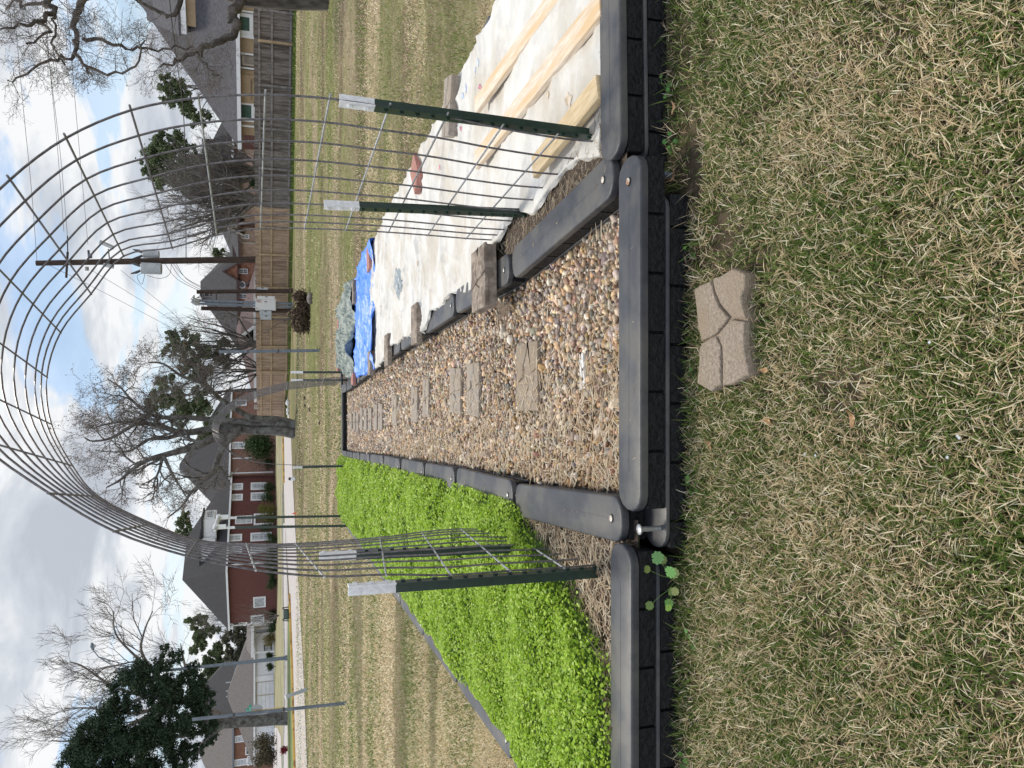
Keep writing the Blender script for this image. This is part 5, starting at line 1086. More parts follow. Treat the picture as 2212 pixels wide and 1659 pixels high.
def foliage(name, parent, centers, radii, n, size, cA, cB, seed, squash=.75, shell=.55, droop=0.):
    r_ = np.random.default_rng(seed); c_ = np.array([v[:] for v in centers]); rd = np.array(radii); w = rd ** 2.2; idx = r_.choice(len(c_), n, p=w / w.sum())
    d = unit(r_.normal(size=(n, 3))); rad = rd[idx] * (shell + (1 - shell) * r_.random(n)) * np.exp(r_.normal(-.12, .34, n)); P_ = c_[idx] + d * rad[:, None] * np.array([1, 1, squash])
    nn = unit(d + r_.normal(0, .8, (n, 3)) + np.array([0, 0, .3])); a_ = unit(np.cross(nn, r_.normal(size=(n, 3)))); b_ = np.cross(nn, a_); s_ = size * r_.uniform(.6, 1.3, n)[:, None]
    V = np.stack([P_ - a_ * s_, P_ + b_ * s_ * .45, P_ + a_ * s_, P_ - b_ * s_ * .45], 1).reshape(-1, 3); F = np.arange(n * 4).reshape(n, 4)
    g = r_.random((n, 1)); col_ = (1 - g) * np.array(cA) + g * np.array(cB); return npmesh(name, V, F, 'foliage', np.repeat(col_, 4, 0), parent=parent)
def clumps(pix, Y, seed, per=10, spread=.55):
    """pix: (x, y, radius) blobs in photo units at distance Y -> smaller clumps"""
    r_ = random.Random(seed); C_, Rr = [], []
    for (x, y, rad) in pix:
        c = atY(x, y, Y); R_ = rad * Y / CF * 1.05
        for k in range(per):
            v = Vector((r_.gauss(0, 1), r_.gauss(0, 1), r_.gauss(0, 1))).normalized() * R_ * r_.random() ** .4; C_.append(c + Vector((v.x, v.y, v.z)) * 1.12); Rr.append(R_ * r_.uniform(.18, .5))
    return C_, Rr

# forked bare tree in the middle distance
def yy_(pts, Y, dy=(0, 0)): n = len(pts) - 1; return [atY(*p, Y + dy[0] + (dy[1] - dy[0]) * k / n) for k, p in enumerate(pts)]
T = Tree(21); Yt = 38; base = g_at(635, 923, Yt)
L = []
L.append(T.limb([g_at(636, 917, Yt)] + yy_([q2(*p) for p in ((1800, 1062), (1640, 1050), (1540, 1000), (1430, 930), (1320, 830), (1180, 780), (1060, 700), (960, 690))], Yt, (0, -2)), .22, .025))
L.append(T.limb([g_at(636, 921, Yt)] + yy_([q2(*p) for p in ((1800, 1085), (1600, 1075), (1380, 1060), (1200, 1045), (1050, 1045), (950, 1010), (840, 920), (780, 850), (700, 800))], Yt, (0, .8)), .22, .025))
L.append(T.limb([g_at(637, 935, Yt)] + yy_([q2(*p) for p in ((1800, 1130), (1600, 1125), (1420, 1110), (1200, 1145), (1030, 1100), (880, 1075), (740, 1080), (620, 1110))], Yt, (0, 2)), .31, .025))
L.append(T.limb(yy_([q2(*p) for p in ((1560, 1130), (1400, 1170), (1280, 1230), (1100, 1280), (960, 1320), (860, 1380), (780, 1450), (690, 1500))], Yt, (0, -1.5)), .24, .03))
L.append(T.limb(yy_([q2(*p) for p in ((1520, 1150), (1440, 1240), (1390, 1380), (1330, 1450), (1240, 1530), (1180, 1620), (1080, 1700))], Yt, (0, 1.5)), .2, .03))
L.append(T.limb(yy_([q2(*p) for p in ((1060, 1295), (1110, 1400), (1170, 1500), (1230, 1600))], Yt, (-.8, -2)), .09, .02))
L.append(T.limb(yy_([q2(*p) for p in ((960, 1040), (840, 1110), (720, 1180), (600, 1200), (550, 1180))], Yt, (.5, 0)), .12, .02))
L.append(T.limb(yy_([q2(*p) for p in ((1320, 830), (1250, 700), (1150, 640), (1060, 600))], Yt, (-1, -1)), .08, .02))
L.append(T.limb(yy_([q2(*p) for p in ((1180, 1150), (1080, 1180), (960, 1190), (850, 1260), (740, 1270), (620, 1260))], Yt, (1, 2)), .12, .02))
for i, l_ in enumerate(L): T.sprout(l_, 1.75, 1.7, None, 3, up=.28, spread=1.0, start=.5 if i < 3 else .2, minr=.0055, curl=.24)
T.finish(base, 'large bare spreading tree with forked lichen-grey trunk beyond the far arch', m='bark_lichen', buds=.8, mt='bark_light')

# pines and other evergreens behind it
def pine(base_px, Y, blobs, label, n, seed, size=.17, cA=(.05, .075, .038), cB=(.17, .21, .10), trunk_r=.22, group='evergreen trees behind the houses', name='pine_tree', lean=None, per=10):
    b0 = g_at(592, base_px, Y); T = Tree(seed); tops = [atY(x, y, Y) for x, y, _ in blobs]; hi = max(tops, key=lambda v: v.z); mid_ = b0.lerp(hi, .5) + Vector((T.r.gauss(0, .3), 0, 0)); tk = T.limb([b0 + Vector((0, 0, -.2)), b0.lerp(mid_, .5), mid_, hi], trunk_r, .05)
    for c in tops:
        st2 = b0.lerp(hi, max(.3, min(.92, (c.z - b0.z - 1.6) / max(.1, hi.z - b0.z)))); T.limb([st2, st2.lerp(c, .5) + Vector((0, 0, .3)), c], .07, .02)
    th = T.finish(b0, label, m='bark', name=name, group=group); C_, Rr = clumps(blobs, Y, seed, per); foliage('crown', th, C_, Rr, n, size, cA, cB, seed); return th
pine(840, 62, [(345, 860, 24), (360, 830, 16), (395, 870, 26), (385, 905, 16), (440, 880, 22), (450, 930, 18), (430, 850, 14), (480, 900, 12)], 'tall dense pine crown just behind the forked bare tree', 16000, 31, size=.12, per=16)
pine(745, 64, [(370, 733, 14), (400, 740, 20), (365, 760, 12), (440, 760, 22), (475, 780, 18), (430, 800, 22), (400, 790, 14), (480, 740, 12)], 'dark ragged pine to the right of the forked bare tree', 16000, 32, size=.12, per=16)
pine(355, 66, [(337, 300, 14), (350, 330, 20), (330, 350, 18), (325, 375, 14), (370, 350, 30), (400, 385, 26), (400, 330, 20), (430, 345, 22), (345, 395, 12), (430, 380, 26), (455, 360, 24), (380, 305, 20), (415, 410, 18), (350, 310, 20), (345, 370, 24), (330, 330, 18)], 'dark evergreen rising beside the grey-roofed house, behind the wire arch', 26000, 33, size=.12, per=22)
pine(205, 70, [(358, 178, 16), (372, 198, 18), (392, 215, 18), (365, 215, 14), (410, 235, 18), (385, 185, 14), (430, 255, 18)], 'small dark evergreen showing over the grey roof', 11000, 34, size=.12, per=18)
pine(606, 96, [(462, 607, 11), (470, 615, 9), (475, 600, 7), (456, 600, 6)], 'little evergreen crown above the dark brick roof by the service poles', 2500, 35, trunk_r=.15)
pine(548, 92, [(470, 548, 8), (480, 543, 6)], 'tiny evergreen crown left of the tall utility pole', 1500, 36, trunk_r=.12)
pine(1395, 135, [(415, 1345, 14), (425, 1375, 15), (440, 1390, 12), (455, 1360, 14), (440, 1335, 10), (420, 1400, 9), (470, 1400, 10)], 'airy pine beyond the red house, left of its roof', 8000, 37, size=.3)
pine(1440, 138, [(445, 1425, 14), (460, 1445, 15), (480, 1430, 14), (450, 1455, 12), (470, 1415, 10)], 'second airy pine behind the street lamp', 6000, 38, size=.3)
pine(1140, 122, [(392, 1135, 14), (400, 1120, 10), (405, 1150, 12), (388, 1160, 8)], 'evergreen crown above the ridge of the dark red house', 3500, 39, size=.25)
pine(1390, 112, [(505, 1390, 24), (515, 1365, 16), (500, 1415, 16), (525, 1400, 16)], 'grey-green thicket tree between the red house and the white garages', 6000, 40, size=.25, cA=(.05, .055, .035), cB=(.12, .12, .08), name='thicket_tree')

# magnolia-like evergreen on the left with a pale trunk, bare tree behind it
T = Tree(51); Ym = 50; b0 = g_at(613, 1554, Ym)
tk = T.limb([b0 + Vector((0, 0, -.2))] + yy_([c7(1400, 945), c7(1200, 970), c7(950, 980), c7(800, 1000), c7(650, 1010)], Ym), .42, .3)
T.limb(yy_([c7(760, 1000), c7(620, 1060), c7(480, 1200), c7(330, 1380), c7(250, 1450)], Ym), .24, .12); T.limb(yy_([c7(650, 1010), c7(400, 980), c7(0, 900), (330, 1500), (250, 1540)], Ym), .28, .06); T.limb(yy_([c7(620, 1060), c7(300, 1150), (340, 1600), (240, 1640)], Ym), .2, .05)
th = T.finish(b0, 'broad dark evergreen tree with pale grey trunk at the left side of the street', m='bark_lichen', name='evergreen_tree')
bl = [(165, 1645, 26), (200, 1590, 34), (180, 1625, 26), (235, 1540, 30), (260, 1500, 26), (300, 1470, 30), (340, 1455, 30), (385, 1490, 34), (340, 1530, 40), (280, 1590, 44), (230, 1640, 40), (330, 1610, 40), (400, 1550, 34), (440, 1510, 24), (450, 1570, 22), (300, 1690, 50), (390, 1640, 26), (430, 1480, 18), (200, 1690, 40), (425, 1620, 14), (450, 1600, 10), (380, 1420, 12), (420, 1440, 12), (355, 1400, 8)]
C_, Rr = clumps(bl, Ym, 52, 26, .75); foliage('crown', th, C_, Rr, 120000, .080, (.012, .028, .017), (.055, .085, .048), 52)
T = Tree(61); Yb = 57; b0 = g_at(605, 1556, Yb); tk = T.limb([b0, atY(500, 1552, Yb), atY(420, 1520, Yb), atY(360, 1500, Yb)], .28, .2)
LL = [T.limb(yy_(p, Yb, (0, dy)), .16, .03) for p, dy in (([(400, 1515), (330, 1450), (290, 1415), (250, 1370), (245, 1320)], 1), ([(380, 1510), (300, 1500), (240, 1480), (180, 1440), (150, 1430)], -2), ([(390, 1515), (290, 1540), (200, 1530), (140, 1530)], 2), ([(380, 1510), (310, 1420), (310, 1370), (330, 1320)], -2), ([(370, 1520), (250, 1580), (160, 1600), (110, 1600)], 0), ([(420, 1520), (400, 1440), (390, 1390)], 2))]
for l_ in LL: T.sprout(l_, .9, 3.4, None, 3, up=.45, spread=.8, start=.15, minr=.012, curl=.14)
T.finish(b0, 'fan-shaped bare tree rising behind the broad evergreen', m='bark_light')

# bare trees behind the fence on the right
def fan_tree(y, Y, xtop, spread_px, label, seed, r0=.28, m='bark_light', n=9, per=1.4, ln=2.2, fork=.28):
    T = Tree(seed); b0 = g_at(592, y, Y); fk = b0 + Vector((0, 0, fork * (atY(xtop, y, Y).z - b0.z))); T.limb([b0, b0.lerp(fk, .5), fk], r0, r0 * .8)
    for k in range(n):
        f = (k + .5) / n * 2 - 1 + T.r.uniform(-.1, .1); tip = atY(xtop + abs(f) ** 1.6 * (spread_px * .8) + T.r.uniform(0, 15), y - f * spread_px, Y + T.r.uniform(-2, 2)); mid_ = fk.lerp(tip, .45) + Vector((f * .4, 0, -.3 + T.r.random() * .4))
        l_ = T.limb([fk - Vector((0, 0, T.r.uniform(0, .5))), mid_, tip], r0 * .45, .025, .05); T.sprout(l_, per, ln, None, 2, up=.35, spread=.75, start=.2, minr=.009, curl=.16)
    return T.finish(b0, label, m=m)
fan_tree(435, 53, 345, 95, 'broad pale bare tree behind the grey fence, seen through the wire arch', 71, .34, n=18, per=1.7, ln=2.0, m='bark_light')
fan_tree(372, 56, 400, 70, 'grey-brown bare tree in front of the dark evergreen by the grey roof', 72, .3, n=14, per=1.7)
fan_tree(742, 60, 370, 90, 'tangle of bare branches above the single-storey brown roof', 73, .22, m='bark', n=10, per=1.2)
fan_tree(800, 63, 430, 60, 'second tangle of dark bare branches beside the forked tree', 74, .2, m='bark', n=8)
fan_tree(575, 100, 452, 30, 'distant bare tree top behind the brick houses', 75, .2, n=7, ln=3.)
fan_tree(1335, 128, 420, 24, 'faint bare tree behind the red house roof slope', 76, .15, n=7, ln=2.5)
T = Tree(81); b0 = g_at(630, 688, 42); T.limb([b0] + yy_([(600, 690), (545, 688), (500, 686), (440, 690), (410, 680)], 42), .05, .012); l_ = T.limb([b0] + yy_([(610, 680), (570, 672), (520, 660)], 42), .03, .01); l2 = T.limb([b0] + yy_([(600, 700), (570, 720), (530, 735)], 42), .03, .01)
for l_ in (l_, l2): T.sprout(l_, 1.5, 1.1, .01, 1, up=.4, minr=.006)
T.sprout(([b0, atY(540, 688, 42), atY(430, 689, 42)], .04, .01), 2.2, 1.6, .013, 1, up=.5, spread=.5, minr=.006); T.finish(b0, 'thin bare sapling beside the rusty electrical cabinet', m='bark_light', name='sapling')

# near tree at the right edge: trunk just outside the frame, boughs reaching in
T = Tree(91); Yp = 20; b0 = g_at(698, -12, Yp)
tk = T.limb([b0 + Vector((0, 0, -.2))] + yy_([(640, -6), (560, -8), (500, -18), (440, -60), (380, -90), (300, -110)], Yp), .34, .2)
BR = [([(520, 0), c1(780, 210), c1(850, 380), c1(700, 560), c1(400, 670), c1(200, 740), c1(0, 880), (372, 138), (345, 145)], -.5, .15), ([(440, -55), (400, -20), q1(1120, 100), q1(1000, 60), q1(900, 0), (285, -30)], .5, .10), ([(330, -100), (240, -60), (195, -10), q1(500, 100), q1(490, 200), q1(490, 320), q1(540, 420), q1(600, 495)], -1, .13),
      ([(300, -110), (160, -60), (100, 0), q1(340, 75), q1(250, 150), q1(170, 155), q1(0, 190)], -1.5, .12), ([(300, -100), (190, -40), q1(180, 30), q1(120, 0), q1(40, 60)], 1, .07), ([q1(500, 210), q1(480, 360), q1(370, 390), q1(280, 410), q1(180, 480), q1(50, 520)], -1, .05), ([q1(540, 250), q1(690, 260), q1(850, 320), q1(980, 310), q1(1150, 320), q1(1250, 300)], -.8, .05),
      ([q1(540, 420), q1(700, 480), q1(880, 420), q1(940, 260)], -1, .04), ([q1(250, 150), q1(330, 190), q1(240, 260), q1(170, 280)], -1.3, .035), ([c1(400, 670), c1(300, 800), c1(420, 950), c1(500, 1060), c1(600, 1100)], -.5, .03), ([q1(350, 80), q1(370, 200), q1(340, 300), q1(420, 420)], -1.2, .03)]
for P_, dy, r0 in BR:
    l_ = T.limb(yy_(P_, Yp, (dy * .3, dy)), r0, .018, .03); T.sprout(l_, 2.2, 1.0, .011, 3, up=-.02, spread=1., start=.25, minr=.0035, curl=.22)
T.finish(b0, 'near bare pecan-like tree whose dark boughs reach in from the right edge', m='bark', buds=.9, mt='bark_light')

# ================================================================= SHRUBS
def shrub(x0, x1, y0, y1, Y, label, n, seed, cA=(.012, .03, .012), cB=(.05, .085, .03), size=.07, name='shrub', group='clipped shrubs by the houses', blob=None, stemmed=True):
    p = g_at(x1, (y0 + y1) / 2, Y); w = (y1 - y0) * Y / CF * 1.02; h = (x1 - x0) * Y / CF * 1.05; top = atY(x0, (y0 + y1) / 2, Y).z; bz = top - h; b0 = Vector((p.x, p.y, min(bz, G(p.y)))) ; th = thing(name, b0, label, 'shrub', group)
    m_ = MB(); m_.tube([b0, Vector((p.x, p.y, bz + h * .5))], [.05, .03], 6); m_.build('stem', 'bark', th)
    r_ = random.Random(seed); C_, Rr = [], []; k_ = blob or max(1, int(round(w / h)))
    for k in range(k_ * 9):
        cxk = p.x + (((k % k_) + .5) / k_ - .5) * w * .9; v = Vector((r_.gauss(0, 1), r_.gauss(0, 1), r_.gauss(0, 1))).normalized(); C_.append(Vector((cxk + v.x * w / k_ * .30, p.y + v.y * min(w, h) * .3, bz + h * .5 + v.z * h * .30))); Rr.append(h * r_.uniform(.25, .33))
    foliage('foliage', th, C_, Rr, n, size, cA, cB, seed, squash=1.0, shell=.7); return th
OLV = dict(cA=(.06, .075, .015), cB=(.20, .20, .05))
shrub(527, 592, 937, 990, 98, 'big dark rounded evergreen bush before the brick wall', 5000, 1, size=.14, group=None)
shrub(561, 592, 1043, 1062, 95, 'round dark shrub under the first lower windows of the red house', 1500, 2); shrub(561, 590, 1064, 1083, 93, 'round dark shrub under the second lower windows of the red house', 1500, 3)
shrub(556, 592, 1086, 1131, 91, 'yellow-green bush by the front door of the red house', 3000, 4, **OLV, blob=2); shrub(562, 590, 1133, 1146, 90, 'small dark shrub left of the yellow-green bush', 900, 5)
shrub(572, 596, 1150, 1178, 87, 'low shrub beneath the lower window near the red house corner', 1200, 6); shrub(568, 600, 1178, 1226, 85, 'dark clipped hedge at the corner of the red house', 2500, 7, blob=2); shrub(574, 596, 1226, 1274, 86, 'dark clipped hedge along the blank side wall of the red house', 2500, 8, blob=2)
shrub(568, 592, 990, 1022, 100, 'low dark hedge at the foot of the tan-red brick wall', 1500, 9, blob=2)
shrub(576, 596, 1318, 1340, 92, 'dark shrub below the side window of the red house', 1500, 10); shrub(571, 596, 1336, 1352, 94, 'dark shrub at the far end of the red side wall', 1200, 11); shrub(578, 596, 1350, 1364, 96, 'dark round shrub beside the porch of the white house', 1200, 12)
shrub(566, 592, 1368, 1396, 98, 'orange-green bush before the white wall', 2000, 13, cA=(.07, .07, .02), cB=(.22, .18, .06))
shrub(574.5, 588, 1409.5, 1423, 98, 'dark topiary ball against the white wall, right one', 1400, 14); shrub(574, 588, 1431.5, 1449, 98, 'dark topiary ball against the white wall, left one', 1500, 15)
shrub(546, 592, 1584, 1660, 90, 'scraggly brown-green bushes before the left brick house', 5000, 16, cA=(.05, .045, .03), cB=(.15, .13, .08), size=.12, group=None)
shrub(606, 622, 1612, 1624, 50, 'small dark-red leafed plant by the left kerb', 500, 17, cA=(.12, .01, .02), cB=(.22, .03, .04), size=.06, group=None)
shrub(629, 671, 632, 717, 27, 'low dead brown ornamental bush in the field before the tan fence', 6000, 18, cA=(.04, .025, .018), cB=(.15, .11, .075), size=.055, name='dead_bush', group=None, blob=3)
shrub(637, 655, 668, 700, 27.0, 'green regrowth under the dead brown bush', 900, 19, cA=(.05, .09, .02), cB=(.10, .17, .04), size=.03, group=None, blob=2)
shrub(540, 556, 390, 408, 52, 'dark green bush peeking over the grey fence', 1200, 20, size=.06, group=None)
T = Tree(101); b0 = g_at(597, 1330, 78)
for k in range(9): f = (k - 4) / 4; T.grow(b0 + Vector((0, 0, .05)), Vector((-f * .55 - .1, T.r.gauss(0, .2), 1)).normalized(), 2.6, .035, 2, .3, .5, .010, .10)
T.finish(b0, 'multi-stemmed bare crape myrtle before the red side wall', m='bark_light', name='bare_shrub')

# ================================================================= POLES, WIRES, STREET FURNITURE
Yu = 46.5; b0 = g_at(577, 560, Yu); th = thing('utility_pole', b0, 'tall dark wooden utility pole with two grey transformers', 'utility pole')
pt_ = lambda x, y, Y=Yu: atY(x, y, Y)
m_ = MB(); m_.tube([b0, pt_(560, 560.5), pt_(320, 564), pt_(78, 568.5)], [.20, .19, .17, .14], 12); m_.build('pole', 'pole_wood', th, smooth=40)
zf = lambda x, y: (47.3 + .0, 0)
def zp(a, b_): return (54.9 + a * .2594, 493.8 + b_ * .2594)      # detail crop of the pole head
def rod(pts, r_, name, m, parent=th, sides=6, Y=Yu - .3): m_ = MB(); m_.tube([pt_(*p, Y) for p in pts], r_, sides); return m_.build(name, m, parent, smooth=50)
rod([zp(340, 410), zp(352, 195)], .06, 'crossarm', 'pole_wood'); rod([zp(352, 195), zp(350, 60)], .03, 'insulator_string', 'insulator')
for (a, b_) in ((192, 170), (300, 335)): rod([zp(700, 255), zp(690, b_ - 20 if b_ > 250 else b_)], .035, 'bracket', 'galv_pole')
rod([zp(620, 110), zp(735, 160)], .12, 'switch', 'galv'); rod([zp(650, 300), zp(735, 320)], .11, 'switch', 'galv')
rod([zp(512, 318), zp(512, 350)], .10, 'arrester', 'galv'); rod([zp(525, 180), zp(530, 250)], .06, 'arrester', 'insulator'); rod([zp(540, 208), zp(540, 246)], .10, 'arrester', 'galv_pole')
for (xa_, xb, ya_, yb2, Y) in ((962, 1135, 285, 372, Yu - .35), (978, 1115, 180, 240, Yu + .25)):
    p0, p1_ = zp(xa_, (ya_ + yb2) / 2), zp(xb, (ya_ + yb2) / 2); a, b_ = pt_(*p0, Y), pt_(*p1_, Y); b_.x = a.x; w = (yb2 - ya_) * .2594 * Y / CF / 2
    m_ = MB(); m_.tube([a, a.lerp(b_, .03), a.lerp(b_, .97), b_], [w * .86, w, w, w * .9], 16); tr_ = m_.build('transformer', 'box_grey', th, smooth=40); tr_['_o'] = th['_o']
    for s_ in (-.4, .3): m_ = MB(); c = a + Vector((s_ * w, 0, 0)); m_.tube([c, c + Vector((s_ * .3, 0, .22)), c + Vector((s_ * .5, 0, .5))], [.06, .08, .03], 8); m_.build('bushing', 'insulator', tr_, origin=Vector(th['_o']))
def cable(px, Y, r_, label, name='power_line', m='dark', grp='overhead wires', sag=0):
    pts = [atY(x, y, Yy) for (x, y), Yy in zip(px, Y)] if isinstance(Y, (list, tuple)) else [atY(x, y, Y) for x, y in px]; m_ = MB(); m_.tube(catmull(pts, 6), r_, 4); o = m_.build(name, m, origin=pts[0]); return props(o, label, 'cable', grp)
cable([(80, 567), (68, 410), (50, 230), (28, -10)], [46.5, 43, 40, 36], .010, 'topmost overhead wire running right from the pole top')
cable([(146, 515), (132, 350), (112, 180), (88, -10)], [46.5, 43, 40, 36], .010, 'second overhead wire running right from the insulator string')
cable([(138, 500), (125, 330), (108, 150), (94, -10)], [48, 44, 41, 37], .010, 'third overhead wire, close below the second')
cable([(190, 528), (172, 330), (158, 170), (143, -10)], [46.5, 43, 40, 36], .010, 'fourth overhead wire, lowest of the thin ones on the right')
cable([(402, 560), (401, 400), (396, 240), (380, 120), (365, -10)], [46.5, 44, 41, 38, 35], .022, 'thick black service cable running right over the grey roof')
for (a, b_, k) in ((q2(320, 60), q2(1160, 490), 'upper'), (q2(590, 90), q2(1230, 490), 'middle'), (q2(780, 90), q2(1290, 520), 'lower')):
    mid_ = ((a[0] + b_[0]) / 2 + 3, (a[1] + b_[1]) / 2); e = (b_[0] + (b_[0] - a[0]) * .25, b_[1] + (b_[1] - a[1]) * .25); cable([a, mid_, b_, e], [46.5, 50, 54, 58], .012, f'{k} of three wires descending left from the pole towards the bare tree')
for k, (a, b_) in enumerate(((zp(1160, 290), c3(300, 160)), (zp(1210, 290), c3(355, 160)), (zp(1255, 290), c3(415, 160)), (zp(1230, 290), c3(465, 158)))):
    cable([a, ((a[0] * .45 + b_[0] * .55) - 14, a[1] * .5 + b_[1] * .5 + 4), b_], [46.2, 43.5, 41], .014, f'{("first", "second", "third", "fourth")[k]} looping service wire between the tall pole and the cabinet poles')
cable([zp(970, 372), zp(930, 400), zp(968, 466), zp(995, 378)], 46, .012, 'loose loop of wire hanging under the front transformer')
cable([zp(1015, 390), zp(1120, 415), zp(1200, 380), zp(1215, 290)], 46, .012, 'sagging lead from the front transformer to the pole')
# service poles with the cabinets
Ys = 41; b0 = g_at(632, 628, Ys); th = thing('service_pole', b0, 'short dark wooden service pole, right one, wires on its top', 'utility pole', 'service poles with conduits')
m_ = MB(); m_.tube([b0, atY(*c3(275, 182), Ys)], [.12, .10], 10); m_.build('pole', 'pole_wood', th, smooth=40); m_ = MB(); m_.tube([atY(*c3(560, 175), Ys - .1), atY(*c3(560, 300), Ys - .1)], .03, 6); m_.build('bracket', 'insulator', th)
for k, x in enumerate((330, 400, 430, 480)):
    a = atY(*c3(x, 205), Ys - .1); m_ = MB(); m_.tube([a, a + Vector((-.12, 0, 0))], [.05, .04], 8); m_.build('insulator', 'insulator', th)
b1 = g_at(632, 672, Ys + .1); th = thing('service_pole', b1, 'second short wooden service pole, left of the rusty cabinet', 'utility pole', 'service poles with conduits'); m_ = MB(); m_.tube([b1, atY(*c3(340, 420), Ys + .1)], [.12, .10], 10); m_.build('pole', 'pole_wood', th, smooth=40)
for nm_, yb_, yt_ in (('right', 355, 310), ('left', 402, 352)):
    b2 = g_at(632, c3(0, yb_)[1], Ys - .15); th = thing('conduit', b2, f'{nm_} grey steel conduit with hooded weatherhead rising above the cabinet', 'conduit', 'grey conduits'); tp = atY(*c3(300, yt_), Ys - .15); m_ = MB(); m_.cyl(b2, tp, .062, 10); m_.build('pipe', 'galv_pole', th, smooth=40)
    m_ = MB(); m_.tube([tp + Vector((0, 0, -.05)), tp + Vector((.0, 0, .10)), tp + Vector((.09, -.02, .26)), tp + Vector((.26, -.05, .22))], [.08, .11, .11, .08], 10); m_.build('weatherhead', 'galv', th, smooth=40)
    for k in range(3): cable([c3(270 + k * 12, yt_ - 40), c3(330 + k * 40, yt_ - 75), c3(400 + k * 45, yt_ - 95 + k * 8)], Ys - .2, .011, f'{("first", "second", "third")[k]} service lead curling from the {nm_} weatherhead')
def cabinet(x0, x1, y0, y1, m, label, extra=None, dep=.3, Y=Ys - .45):
    a, b_ = atY(*c3(x0, y1), Y), atY(*c3(x1, y0), Y); th = thing('electrical_cabinet', ((a.x + b_.x) / 2, Y, b_.z), label, 'electrical box', 'electrical cabinets on the service poles')
    m_ = MB(); w, h = b_.x - a.x, a.z - b_.z; m_.prism([(a.x, Y), (b_.x, Y), (b_.x, Y + dep), (a.x, Y + dep)], b_.z, a.z, .015, 2); m_.build('box', m, th)
    m_ = MB(); m_.box(((a.x + b_.x) / 2, Y - .012, (a.z + b_.z) / 2), (w * .92, .02, h * .94)); dr = m_.build('door', m, th); dr['_o'] = th['_o']
    m_ = MB(); m_.box((a.x + w * .75, Y - .035, (a.z + b_.z) / 2), (.03, .025, .12)); m_.build('handle', 'dark', dr, origin=Vector(th['_o'])); return th
cabinet(1128, 1425, 290, 442, 'box_rust', 'large white electrical cabinet streaked with rust'); cabinet(1155, 1412, 246, 288, 'box_rust', 'narrow rusty electrical box beside the large cabinet')
cabinet(1190, 1362, 455, 514, 'box_grey', 'small grey meter box with a round window, left of the cabinet'); cabinet(1200, 1360, 518, 575, 'box_grey', 'small pale switch box at the far left of the cabinets')
cabinet(1145, 1310, 120, 142, 'box_grey', 'slim white tube box on the right service pole, upper one', dep=.08); 
# galvanised posts
def gpole(bx_, tx_, label, r_=.035, z=None, rings=()):
    b0 = atG(*bx_); tp = atY(tx_[0], tx_[1], b0.y); th = thing('steel_post', b0, label, 'post', 'tall grey steel posts'); m_ = MB(); m_.cyl(b0 - Vector((0, 0, .1)), tp, r_, 10); m_.build('post', 'galv_pole', th, smooth=40)
    for f in rings: p = b0.lerp(tp, f); m_ = MB(); m_.tube([p - Vector((0, 0, .02)), p + Vector((0, 0, .02))], r_ * 1.25, 10); m_.tube([p + Vector((0, -.02, 0)), p + Vector((-.05, -.03, .0)), p + Vector((-.08, -.03, .03)), p + Vector((-.05, -.03, .06)), p + Vector((0, -.02, .04))], .006, 5); m_.build('band', 'insulator', th)
    return th
gpole((690.5, 757), (473, 760), 'thin grey steel post in the field right of the forked tree', .045, rings=(.42, .72)); gpole((748, 1519), (415, 1554), 'tall grey steel post on the left, nearer than the street sign', .032, rings=(.42, .74))
# leaning grey bollard pipe
b0 = atG(*c7(1875, 505)); tp = atY(*c7(1575, 625), b0.y - .1); th = thing('marker_pipe', b0, 'leaning fat grey-green pipe marker at the road edge', 'bollard'); m_ = MB(); m_.cyl(b0 - Vector((0, 0, .1)), tp, .062, 14); m_.build('pipe', 'box_grey', th, smooth=40); m_ = MB(); d = (tp - b0).normalized(); m_.tube([tp, tp + d * .04, tp + d * .05], [.07, .07, .03], 14); m_.build('cap', 'white', th, smooth=40)
m_ = MB(); c = b0.lerp(tp, .28); m_.tube([c - d * .02, c + d * .02], .068, 14); m_.build('band', 'box_grey', th, smooth=40)
MATS['box_grey'].node_tree
# street lamp
b0 = g_at(620, 1421, 50); th = thing('street_lamp', b0, 'tall grey steel street lamp with arms to both sides', 'street lamp'); tp = atY(267, 1458, 50); m_ = MB(); m_.tube([b0, b0.lerp(tp, .02), b0.lerp(tp, .021), tp], [.16, .16, .12, .06], 12); m_.build('pole', 'galv_pole', th, smooth=40)
for pts, nm_ in (([q3(810, 1055), q3(720, 990), q3(640, 940), q3(612, 905), q3(600, 890)], 'arm'), ([q3(860, 1045), q3(760, 975), q3(645, 940)], 'arm'), ([q3(812, 1055), q3(740, 1110), q3(680, 1170), q3(650, 1230)], 'arm'), ([q3(862, 1075), q3(780, 1130), q3(690, 1190)], 'arm')):
    m_ = MB(); m_.tube([atY(*p, 50) for p in pts], .03, 8); m_.build(nm_, 'galv_pole', th, smooth=40)
for pts in ([q3(604, 895), q3(598, 870), q3(594, 848)], [q3(650, 1228), q3(645, 1255), q3(640, 1275)]):
    m_ = MB(); m_.tube([atY(*p, 50) for p in pts], [.05, .13, .06], 10); hd = m_.build('lamp_head', 'galv_pole', th, smooth=50); hd['_o'] = th['_o']
    m_ = MB(); c = atY(*pts[1], 50); m_.tube([c + Vector((0, 0, -.08)), c + Vector((0, 0, -.17))], [.11, .07], 10); m_.build('lens', 'glass_pale', hd, origin=Vector(th['_o']))
letters = []
